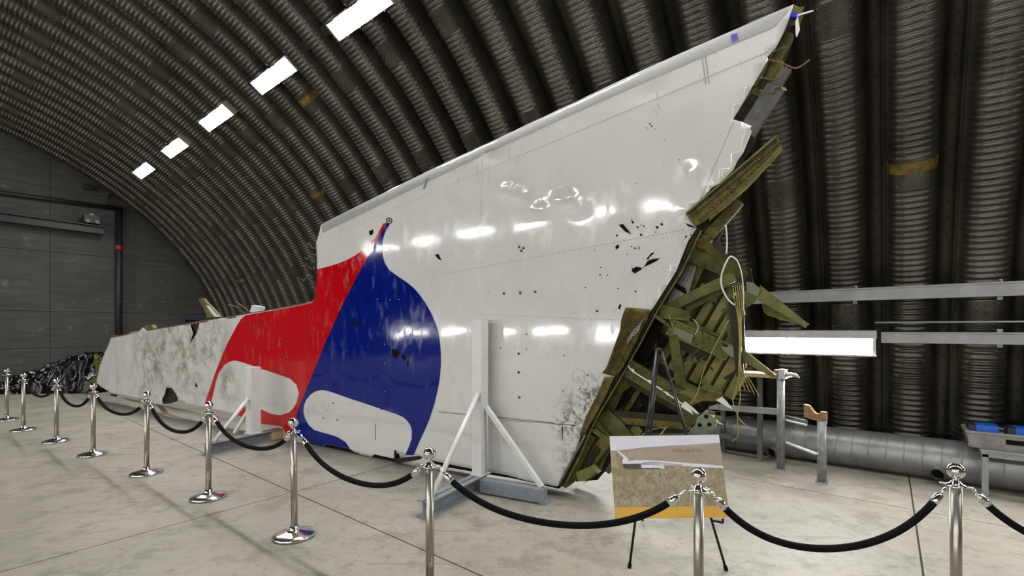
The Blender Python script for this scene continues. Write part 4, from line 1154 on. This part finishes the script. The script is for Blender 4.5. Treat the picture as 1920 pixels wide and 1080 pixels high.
MB().tube([bk, ap + Vector((0, 0.03, -0.02))], 0.011, 10).build('leg', M['black_metal'], ez_root)
MB().tube([ap + Vector((-0.026, 0, 0)), ap + Vector((0.026, 0, 0))], 0.016, 10).build('hinge', M['black_metal'], ez_root)
sp_ = [mid(lf_, ap, .8), mid(rf_, ap, .8)]
MB().tube(sp_, 0.004, 8).build('spreader', M['black_metal'], ez_root)

bl, br, tr, tl_ = at_depth(1153, 973, 3.455), at_depth(1368, 970, 3.435), at_depth(1348, 815, 3.585), at_depth(1143, 818, 3.605)
pn = (br - bl).cross(tl_ - bl).normalized()
if pn.y > 0: pn = -pn
def PP(u, v, o=0.0): return (bl * (1 - u) + br * u) * (1 - v) + (tl_ * (1 - u) + tr * u) * v + pn * o
ph = empty('display_photograph', (bl + br) / 2, 'printed landscape photograph of wreckage in a field, with an orange bottom band', 'photograph')
MB().slab([PP(0, 0), PP(1, 0), PP(1, 1), PP(0, 1)], -pn * 0.008).build('board', M['paper'], ph)
def fieldmat(name, c1, c2, c3, sc, stretch=(1, 1, 1)):
    m, nt, b = nmat(name)
    vec = coords(nt, 'Position', stretch)
    f = noise_fac(nt, vec, sc, 8, 0.75, 0.38, 0.64); g = noise_fac(nt, vec, sc * 3.5, 6, 0.7, 0.5, 0.66)
    nt.links.new(mixc(nt, math_n(nt, 'MULTIPLY', g, 0.7), mixc(nt, f, c1, c2), c3), b.inputs['Base Color'])
    b.inputs['Roughness'].default_value = 0.35
    return m
M['p_sky'] = pm('print_sky', (0.74, 0.74, 0.80), (0.68, 0.68, 0.74), 3, 0.35)
M['p_hill'] = pm('print_hill', (0.36, 0.32, 0.36), (0.42, 0.37, 0.37), 12, 0.35)
M['p_field'] = fieldmat('print_field', (0.44, 0.36, 0.27), (0.37, 0.295, 0.22), (0.33, 0.27, 0.215), 7, (1, 1, 4))
M['p_grass'] = fieldmat('print_grass', (0.46, 0.39, 0.27), (0.28, 0.235, 0.14), (0.10, 0.085, 0.045), 16)
M['p_green'] = fieldmat('print_green', (0.27, 0.25, 0.13), (0.33, 0.28, 0.17), (0.12, 0.11, 0.05), 16)
M['p_white'] = pm('print_white', (0.80, 0.79, 0.84), (0.74, 0.73, 0.78), 8, 0.35)
M['p_blue'] = pm('print_blue', (0.22, 0.24, 0.45), (0.3, 0.32, 0.52), 14, 0.35)
M['p_pink'] = pm('print_pink', (0.52, 0.38, 0.42), (0.58, 0.48, 0.52), 14, 0.35)
M['p_dark'] = pm('print_dark', (0.05, 0.045, 0.045), (0.12, 0.10, 0.10), 40, 0.35)
M['p_orange'] = pm('print_orange', (0.74, 0.42, 0.08), (0.70, 0.39, 0.075), 3, 0.35)
M['p_violet'] = fieldmat('print_violet_ground', (0.40, 0.335, 0.28), (0.28, 0.23, 0.20), (0.14, 0.115, 0.09), 14)
lay = [0]
def pr(name, uv, mat, lvl):
    lay[0] += 1
    return MB().slab([PP(u, v, 0.0004 + 0.0004 * lvl) for u, v in uv], pn * 0.0002).build(name, M[mat], ph)
pr('printed_sky', [(0, .80), (1, .80), (1, 1), (0, 1)], 'p_sky', 0)
pr('printed_hills', [(0, .82), (.1, .825), (.3, .855), (.55, .872), (.8, .885), (1, .90), (1, .78), (0, .78)], 'p_hill', 1)
pr('printed_field', [(0, .815), (.25, .845), (.6, .852), (1, .868), (1, .50), (0, .50)], 'p_field', 2)
pr('printed_far_scrub', [(.52, .80), (.6, .83), (.68, .81), (.77, .84), (.85, .80), (.8, .78), (.66, .785)], 'p_violet', 3)
pr('printed_grass', [(0, .60), (.4, .62), (1, .60), (1, .13), (0, .13)], 'p_grass', 3)
pr('printed_green', [(0, .62), (.10, .60), (.3, .565), (.3, .52), (.1, .50), (0, .52)], 'p_green', 4)
pr('printed_green', [(.045, .79), (.06, .80), (.115, .70), (.10, .60), (.06, .64)], 'p_green', 5)
pr('printed_wreck_underside', [(.10, .665), (.28, .66), (.47, .645), (.47, .59), (.2, .585), (.11, .60)], 'p_dark', 6)
pr('printed_fin', [(.055, .81), (.07, .82), (.14, .74), (.16, .70), (.15, .685), (.22, .70), (.45, .685), (1, .615), (1, .582), (.63, .618), (.45, .635), (.26, .655), (.10, .655), (.10, .70), (.115, .73)], 'p_white', 7)
pr('printed_panels', [(.265, .645), (.47, .63), (.47, .585), (.40, .60), (.27, .598)], 'p_white', 7)
pr('printed_blue_stripe', [(.265, .655), (.30, .67), (.40, .672), (.47, .648), (.40, .655), (.33, .655)], 'p_blue', 8)
pr('printed_pink_stripe', [(.40, .672), (.47, .665), (.64, .636), (.64, .616), (.48, .636)], 'p_pink', 8)
pr('printed_orange_band', [(0, 0), (1, 0), (1, .135), (0, .135)], 'p_orange', 9)
M['p_caption'] = pm('print_caption', (0.72, 0.50, 0.24), (0.70, 0.47, 0.20), 40, 0.35)
pr('printed_caption_line', [(.56, .075), (.70, .078), (.70, .088), (.56, .085)], 'p_caption', 10)
pr('printed_caption_line', [(.56, .058), (.70, .061), (.70, .069), (.56, .066)], 'p_caption', 10)

# ================================================================== RIGHT-HAND WALL
# floor duct: spiral-seam pipe along the foot of the ribs
DQ, DR = 7.42, 0.235
dl = empty('floor_duct', hang(0, DQ, 0), 'large galvanised spiral duct lying along the foot of the ribbed wall', 'duct')
body = MB().tube([hang(-7 + i * 0.5, DQ, DR) for i in range(45)], DR, 36).build('pipe', M['galv'], dl)
seam_me = None
for i in range(58):
    s = -3.0 + i * 0.165
    if seam_me is None:
        vs = []; n = 36
        mbs = MB()
        for j in range(n + 1):
            a = 2 * math.pi * j / n; sh = 0.10 * j / n
            for (w_, rr_) in ((-0.007, DR), (0, DR + 0.007), (0.007, DR)):
                vs.append(hang(s + sh + w_, DQ + rr_ * math.cos(a), DR + rr_ * math.sin(a)))
        mbs.add(vs, [(3 * j + c_, 3 * j + c_ + 1, 3 * j + c_ + 4, 3 * j + c_ + 3) for j in range(n) for c_ in (0, 1)], True)
        so = mbs.build('seam', M['galv'], dl); seam_me = so.data; s_first = s
    else:
        so = bpy.data.objects.new('seam', seam_me); COL.objects.link(so); so.parent = dl; so.location = AX * (s - s_first)
for (x, y) in ((1762, 887), (1452, 850)):
    c = at_q(x, y, DQ - DR - 0.02)
    c.z = max(c.z, 0.10)
    dv = (-PX * 0.9 + AX * 0.25).normalized()
    oo = MB().tube([c + PX * 0.16, c + dv * 0.02, c + dv * 0.10], [0.075, 0.065, 0.06], 18, cap=False)
    oo.tube([c + dv * 0.10, c + dv * 0.03], [0.052, 0.052], 18, cap=False)
    oo.build('spigot', M['galv'], dl)
    MB().tube([c + dv * 0.045, c + dv * 0.055], 0.056, 18).build('spigot_bore', M['gash_shade_black'], dl)
# wall trunking and rods
WQ = 7.30
def wallbar(name, s0, s1, z, h, d, mat, label, q=WQ, cat='trunking'):
    A, B = hang(s0, q, z), hang(s1, q, z)
    r_ = empty(name, hang((s0 + s1) / 2, q, z), label, cat)
    b_ = MB().bar(A, B, d, h, up=UPZ).build('channel', M[mat], r_)
    MB().bar(A - PX * (d / 2 + 0.003) + Vector((0, 0, h * .43)), B - PX * (d / 2 + 0.003) + Vector((0, 0, h * .43)), 0.008, h * 0.1, up=UPZ).build('lid_lip', M[mat], r_)
    for k in range(int((s1 - s0) / 1.28) + 1):
        s = s0 + 0.2 + k * 1.28
        MB().obox(hang(s, q + d / 2 + 0.03, z), AX, PX, UPZ, 0.022, 0.04, h / 2 + 0.035).build('wall_clip', M['galv_pipe'], r_)
    return r_
wallbar('cable_trunking', -5.0, 6.0, 2.19, 0.155, 0.09, 'trunk', 'upper grey cable trunking running along the ribbed wall')
wallbar('cable_trunking', -5.0, 0.06, 1.655, 0.13, 0.09, 'trunk', 'lower grey cable trunking beside the lit wall light')
MB_ = MB().tube([hang(-5, WQ, 1.835), hang(0.12, WQ, 1.835)], 0.011, 8)
tag(MB_.build('conduit', M['trunk'], origin=hang(-2, WQ, 1.8)), 'thin grey conduit just above the lower wall trunking', 'conduit')
# welded pipe trestle with plywood top
def up(p, z): return Vector((p.x, p.y, z))
A1, A2, A3 = at_floor(1464, 880), at_floor(1541, 904), at_floor(1425, 865)
A4 = at_floor(1356, 848)
tr_ = empty('trestle', (A1 + A2) / 2, 'grey welded pipe trestle with a plywood shelf and notched wood block', 'trestle')
MB().tube([A1, up(A1, 1.16)], 0.045, 16).build('post', M['galv_pipe'], tr_)
MB().tube([A2, up(A2, 0.70)], 0.047, 16).build('post', M['galv_pipe'], tr_)
M['trestle_grey'] = pm('trestle_grey', (0.13, 0.14, 0.15), (0.09, 0.095, 0.10), 8, 0.5)
MB().bar(A3, up(A3, 1.12), 0.06, 0.06, up=AX).build('post', M['trestle_grey'], tr_)
MB().bar(A4, up(A4, 0.82), 0.06, 0.06, up=AX).build('post', M['trestle_grey'], tr_)
for a_, z in ((A1, 0), (A2, 0)):
    MB().obox(up(a_, 0.006), AX, PX, UPZ, 0.06, 0.06, 0.006).build('foot_plate', M['galv_pipe'], tr_)
r1a, r1b = at_depth(1330, 762, A4.y), at_depth(1462, 772, A1.y)
MB().bar(r1a, r1b, 0.05, 0.075, up=UPZ).build('rail', M['trunk'], tr_)
MB().bar(at_depth(1340, 815, A4.y), at_depth(1424, 828, A3.y), 0.05, 0.06, up=UPZ).build('rail', M['trestle_grey'], tr_)
MB().tube([at_depth(1470, 830, A1.y), at_depth(1480, 832, A1.y - .06), at_depth(1530, 851, A2.y + .02), at_depth(1536, 850, A2.y)], 0.018, 10).build('rail', M['white_paint'], tr_)
MB().tube([at_depth(1470, 787, A1.y), at_depth(1512, 797, A2.y + 0.15)], 0.013, 8).build('rail', M['white_paint'], tr_)
MB().bar(at_depth(1472, 782, A1.y + .05), at_depth(1512, 792, A2.y + .2), 0.04, 0.05, up=UPZ).build('rail', M['trestle_grey'], tr_)
pz = 1.16
s_l, s_r = at_depth(1300, 706, A1.y + 0.9), at_depth(1468, 709, A1.y)
dv = (s_r - s_l); dv.z = 0; dv.normalize(); sdv = Vector((-dv.y, dv.x, 0))
e0 = up(s_r, pz); 
shelf = MB().hexa([e0 + Vector((0, 0, -.03)), e0 + sdv * 0.42 + Vector((0, 0, -.03)), e0 + sdv * 0.42 - dv * 1.3 + Vector((0, 0, -.03)), e0 - dv * 1.3 + Vector((0, 0, -.03)), e0 + Vector((0, 0, .02)), e0 + sdv * 0.42 + Vector((0, 0, .02)), e0 + sdv * 0.42 - dv * 1.3 + Vector((0, 0, .02)), e0 - dv * 1.3 + Vector((0, 0, .02))])
shelf.build('shelf', M['ply'], tr_)
MB().obox(up(A1, pz + 0.03) - dv * 0.04, dv, sdv, UPZ, 0.025, 0.04, 0.055).build('end_block', M['wood'], tr_)
MB().obox(up(A1, pz + 0.035) + dv * 0.025, dv, sdv, UPZ, 0.035, 0.05, 0.06).build('clamp_plate', M['white_plastic'], tr_)
MB().tube([up(A1, pz + 0.03) + dv * 0.06, up(A1, pz + .04) + dv * 0.12, up(A1, pz + .02) + dv * 0.17 + Vector((0, 0, .01)), up(A1, pz + .0) + dv * 0.21], [0.03, 0.018, 0.022, 0.008], 8).build('rag', M['white_plastic'], tr_)
# notched wood block on the short post
w0, w1 = at_depth(1507, 790, A2.y + 0.14), at_depth(1547, 797, A2.y - 0.02)
wd = (w1 - w0); wd.z = 0; L_ = wd.length; wd.normalize()
b0 = up(w0, 0.70)
prof = [(0, 0.02), (0, 0.17), (.25, .16), (.42, .10), (.55, .075), (.72, .085), (.74, .105), (1.0, .105), (1.0, -.03), (.72, -.01)]
sw = Vector((-wd.y, wd.x, 0))
MB().slab([b0 + wd * L_ * u * 1.05 + Vector((0, 0, v)) for u, v in prof], sw * 0.06).build('wood_block', M['wood'], tr_)

# low steel table with a parts crate, at the right edge
T0 = at_floor(1840, 929)
tdx, tdy = -AX, PX
tz = 0.47
tb = empty('low_table', T0, 'low galvanised steel table at the right picture edge', 'table')
for (i, j) in ((0, 0), (1, 0), (0, 1), (1, 1)):
    p = T0 + tdx * (i * 1.5 + 0.03) + tdy * (j * 0.55 + 0.03)
    MB().bar(up(p, 0), up(p, tz - 0.03), 0.05, 0.05, up=AX).build('leg', M['galv_pipe'], tb)
c = T0 + tdx * 0.78 + tdy * 0.305
for (o_, ax_, ln, w_) in ((0.03 - 0.305, tdx, 0.75, 0), (0.58 - 0.305, tdx, 0.75, 0)):
    MB().obox(up(c + tdy * o_, tz - 0.03), tdx, tdy, UPZ, 0.78, 0.025, 0.03).build('frame_rail', M['galv_pipe'], tb)
for o_ in (-0.75, 0.75):
    MB().obox(up(c + tdx * o_, tz - 0.03), tdx, tdy, UPZ, 0.025, 0.28, 0.03).build('frame_rail', M['galv_pipe'], tb)
MB().obox(up(c, tz + 0.008), tdx, tdy, UPZ, 0.79, 0.31, 0.008).build('top', M['galv_pipe'], tb)
cz = tz + 0.018
cc = T0 - tdx * 0.10 + tdy * 0.06
cr = empty('parts_crate', up(cc + tdx * .4 + tdy * .2, cz), 'open grey plastic crate of blue boxes on the low table', 'crate')
CL, CWd, CHt = 0.80, 0.42, 0.165
def CP(u, v, w_): return up(cc + tdx * u * CL + tdy * v * CWd, cz + w_ * CHt)
fl_ = 0.04
def cwall(a0, a1, b0_, b1_):   # bottom edge a0-a1, top edge b0_-b1_
    nn = ((a1 - a0).cross(Vector(UPZ))).normalized() * 0.012
    MB().slab([a0, a1, b1_, b0_], nn).build('side', M['crate'], cr)
i_ = 0.045
cwall(CP(i_, i_, 0), CP(1 - i_, i_, 0), CP(0, 0, 1), CP(1, 0, 1)); cwall(CP(1 - i_, i_, 0), CP(1 - i_, 1 - i_, 0), CP(1, 0, 1), CP(1, 1, 1))
cwall(CP(1 - i_, 1 - i_, 0), CP(i_, 1 - i_, 0), CP(1, 1, 1), CP(0, 1, 1)); cwall(CP(i_, 1 - i_, 0), CP(i_, i_, 0), CP(0, 1, 1), CP(0, 0, 1))
MB().slab([CP(i_, i_, 0.02), CP(1 - i_, i_, 0.02), CP(1 - i_, 1 - i_, 0.02), CP(i_, 1 - i_, 0.02)], Vector((0, 0, 0.008))).build('bottom', M['crate'], cr)
for (a_, b_) in ((CP(0, 0, 1), CP(1, 0, 1)), (CP(0, 1, 1), CP(1, 1, 1)), (CP(0, 0, 1), CP(0, 1, 1)), (CP(1, 0, 1), CP(1, 1, 1))):
    MB().bar(a_, b_, 0.032, 0.02, up=UPZ).build('rim', M['crate'], cr)
for u in (0.02, 0.17, 0.33, 0.60, 0.78, 0.98):
    MB().bar(CP(u, 0.03, 0.05), CP(u, -0.01, 0.95), 0.012, 0.016, up=tdx).build('stiffener', M['crate'], cr)
MB().slab([CP(.36, -.004, .42), CP(.56, -.004, .42), CP(.56, -.012, .72), CP(.36, -.012, .72)], -tdy * 0.004).build('hand_hole', M['gash_shade_black'], cr)
for k, (u, lab) in enumerate(((0.05, 'blue and black box at the left end of the grey crate'), (0.42, 'blue and black box in the middle of the grey crate'))):
    p = CP(u + .10, .4, .28)
    bb = empty('parts_box', p, lab, 'box', 'blue boxes in the crate')
    MB().obox(p + Vector((0, 0, 0.095)) + tdx * 0.04, tdx, tdy, UPZ, 0.085, 0.11, 0.095).build('carton', M['blue_box'], bb)
    MB().obox(p + Vector((0, 0, 0.093)) - tdx * 0.075, tdx, tdy, UPZ, 0.03, 0.108, 0.093).build('dark_end', M['dark_steel'], bb)
bagp = CP(.80, .45, .1)
bg = MB(); NB = 14; vs = []
for i in range(NB + 1):
    for j in range(NB + 1):
        u, v = i / NB * 2 - 1, j / NB * 2 - 1
        h = 0.20 * max(0.0, 1 - u * u) ** .5 * max(0.0, 1 - v * v) ** .5 + 0.03 * noise.noise(Vector((u * 3, v * 3, 2)))
        vs.append(bagp + tdx * u * 0.13 + tdy * v * 0.15 + Vector((0, 0, h)))
bg.add(vs, [(i * (NB + 1) + j, i * (NB + 1) + j + 1, (i + 1) * (NB + 1) + j + 1, (i + 1) * (NB + 1) + j) for i in range(NB) for j in range(NB)], False)
bgo = bg.build('plastic_bag', M['clear_bag'], origin=bagp); tag(bgo, 'crumpled clear plastic bag at the right end of the crate', 'bag')
MB().tube([bagp + tdx * -0.1 + Vector((0, -0.02, .19)), bagp + tdx * -.02 + tdy * -.06 + Vector((0, 0, .215)), bagp + tdx * .06 + tdy * -.07 + Vector((0, 0, .20)), bagp + tdx * .12 + tdy * -.05 + Vector((0, 0, .17))], 0.008, 8).build('yellow_cord', M['yellow_cord'], bgo)

# ================================================================== FAR END
SE = S_END - 0.16
def at_end(px, py): return at_s(px, py, SE)
pp = empty('wall_pipe', at_end(222, 640), 'black pipe running across the end wall and down to the floor', 'pipe')
MB().tube([at_end(-160, 336), at_end(0, 361), at_end(219, 391)], 0.07, 12).build('pipe_run', M['dark_steel'], pp)
dn = at_end(223, 500); 
MB().tube([up(dn, at_end(223, 388).z), up(dn, 0.0)], 0.10, 14).build('drop', M['dark_steel'], pp)
MB().tube([up(dn, at_end(223, 460).z), up(dn, at_end(223, 469).z)], 0.104, 14).build('red_band', M['red_paint_mark'], pp)
MB().tube([at_end(203, 389), at_end(203, 372), at_end(206, 366), at_end(216, 362)], 0.035, 8).build('riser', M['dark_steel'], pp)
SE2 = S_END - 0.35
ra, rb = at_s(-120, 391, SE2), at_s(195, 433, SE2)
rr_ = empty('crane_rail', rb, 'black steel crane rail with a trolley on the end wall', 'rail')
ibo = MB().bar(ra, rb, 0.05, 0.22, up=UPZ).build('web', M['dark_steel'], rr_)
for e in (-1, 1):
    MB().bar(ra + Vector((0, 0, e * .12)), rb + Vector((0, 0, e * .12)), 0.30, 0.03, up=UPZ).build('flange', M['dark_steel'], rr_)
tc = at_s(171, 412, SE2)
trl = MB().obox(tc + Vector((0, 0, 0.0)), PX, AX, UPZ, 0.20, 0.14, 0.13).build('trolley', M['dark_steel'], rr_)
for e in (-1, 1):
    MB().tube([tc + PX * e * .12 - AX * .16 + Vector((0, 0, -.08)), tc + PX * e * .12 - AX * .20 + Vector((0, 0, -.08))], 0.06, 12).build('wheel', M['black_metal'], trl)
MB().bar(tc + Vector((0, 0, .13)), tc + Vector((0, 0, .20)), 0.12, 0.12, up=PX).build('hanger', M['black_metal'], trl)
lp = at_s(165, 351, S_END - 0.14)
lb = empty('junction_box', lp, 'small dark junction box with conduit high on the end wall', 'box')
MB().obox(lp, PX, AX, UPZ, 0.11, 0.07, 0.08).build('case', M['dark_steel'], lb)
MB().tube([lp + PX * .1, lp + PX * 0.5 + Vector((0, 0, .03)), at_s(200, 358, S_END - .14)], 0.025, 8).build('conduit', M['dark_steel'], lb)
# blue framed panel behind the fin
bp = [at_s(346, 600, 20.9), at_s(368, 598, 20.9)]
q0_, q1_ = bp[0].dot(PX), bp[1].dot(PX) + 0.5
bf = empty('blue_frame', hang(20.9, q0_, 0), 'dark panel with a blue frame behind the far end of the fin', 'panel')
zt_ = bp[0].z + .03
MB().obox(hang(20.95, (q0_ + q1_) / 2, zt_ / 2), PX, AX, UPZ, (q1_ - q0_) / 2, 0.02, zt_ / 2).build('panel', M['dark_steel'], bf)
M['blue_frame'] = pm('blue_frame_paint', (0.01, 0.08, 0.16), (0.01, 0.06, 0.12), 6, 0.5)
for (a_, b_) in ((hang(20.9, q0_, 0), hang(20.9, q0_, zt_)), (hang(20.9, q1_, 0), hang(20.9, q1_, zt_)), (hang(20.9, q0_, zt_), hang(20.9, q1_, zt_))):
    MB().bar(a_, b_, 0.05, 0.05, up=AX).build('frame_bar', M['blue_frame'], bf)

# pallet under black sheeting
pl0 = at_floor(150, 737)
pal = empty('pallet', pl0, 'wooden pallet under the black plastic sheeting', 'pallet')
lx = (at_floor(150, 737) - at_floor(20, 737)).normalized(); ly = Vector((-lx.y, lx.x, 0))
for k in range(3):
    MB().obox(pl0 - lx * 0.85 + ly * (0.05 + 0.35 * k) + Vector((0, 0, 0.055)), lx, ly, UPZ, 0.9, 0.05, 0.05).build('runner', M['wood'], pal)
for k in range(7):
    MB().obox(pl0 - lx * (0.04 + 0.27 * k) + ly * 0.4 + Vector((0, 0, 0.117)), lx, ly, UPZ, 0.055, 0.42, 0.011).build('board', M['wood'], pal)
m, nt, b = nmat('black_plastic_sheet')
b.inputs['Base Color'].default_value = (0.003, 0.003, 0.004, 1); b.inputs['Roughness'].default_value = 0.13; b.inputs['Specular IOR Level'].default_value = 0.4
vec = coords(nt, 'Object')
nn_ = node(nt, 'ShaderNodeTexNoise', Scale=3.2, Detail=5.0, Roughness=0.55, Distortion=1.6); nt.links.new(vec, nn_.inputs['Vector'])
bump(nt, b, nn_.outputs['Fac'], 0.35, 0.05)
M['sheet'] = m
tp = MB(); NX, NY = 150, 80; vs = []
L0 = at_floor(-60, 739); R0 = at_floor(185, 737)
prof = [(0, .10), (.10, .22), (.22, .36), (.33, .50), (.42, .66), (.50, .80), (.60, .92), (.70, 1.06), (.78, 1.12), (.86, 1.0), (.93, .78), (.97, .45), (1.0, .06)]
def pz_(u):
    for i in range(len(prof) - 1):
        if u <= prof[i + 1][0]:
            k = (u - prof[i][0]) / (prof[i + 1][0] - prof[i][0]); return prof[i][1] + (prof[i + 1][1] - prof[i][1]) * k
    return prof[-1][1]
for i in range(NX + 1):
    u = i / NX
    for j in range(NY + 1):
        v = j / NY
        h = pz_(u) * min(1.0, 1.05 * (max(0.0, 1 - abs(2 * v - 1) ** 2.6)) ** 0.55)
        g = L0 + (R0 - L0) * u + ly * (v * 1.7 - 0.1)
        nv = noise.noise(Vector((u * 7, v * 3, 0.5))) * 0.10 - abs(noise.noise(Vector((u * 13 + v * 3, v * 4 - u * 5, 4.5)))) * 0.22 + 0.05 - abs(noise.noise(Vector((u * 26 - v * 6, v * 7 + u * 6, 7.0)))) * 0.10
        k = min(1, h / 0.25)
        off = nv * k
        vs.append(g + Vector((0, 0, max(0.004, h * 0.97 + off))) - ly * off * 0.8)
tp.add(vs, [(i * (NY + 1) + j, i * (NY + 1) + j + 1, (i + 1) * (NY + 1) + j + 1, (i + 1) * (NY + 1) + j) for i in range(NX) for j in range(NY)], True)
tag(tp.build('plastic_sheeting', M['sheet'], origin=(L0 + R0) / 2), 'heap draped in shiny black plastic sheeting before the end wall', 'tarpaulin')
# scrap of green structure poking from the sheeting
sc_ = at_floor(176, 738); sy = sc_.y + 0.35
gs = empty('scrap_bracket', at_floor(178, 736), 'twisted green metal scrap beside the fin\'s far edge', 'scrap')
for (a_, c_, d_, e_) in ((172, 690, 186, 668), (176, 682, 190, 676), (180, 664, 184, 700), (166, 716, 180, 708)):
    MB().bar(at_depth(a_, c_, sy), at_depth(d_, e_, sy), 0.05, 0.09, up=(0, 1, 0)).build('bent_plate', M['zinc_l'], gs)
MB().bar(at_depth(182, 736, sy), at_depth(182, 690, sy), 0.05, 0.05, up=(0, 1, 0)).build('upright', M['zinc_y'], gs)

# ------------------------------------------------------------------ turn the finished place so that the hangar runs along the world's Y axis
for n_ in PLACE_NODES: n_.object = fl
TURN = Matrix.Rotation(-HANG_ANGLE, 4, 'Z')
for o in list(COL.objects):
    if o.parent is None:
        o.location = TURN @ o.location
        if o.rotation_mode != 'XYZ': o.rotation_mode = 'XYZ'
        o.rotation_euler = (TURN.to_3x3() @ o.rotation_euler.to_matrix()).to_euler()
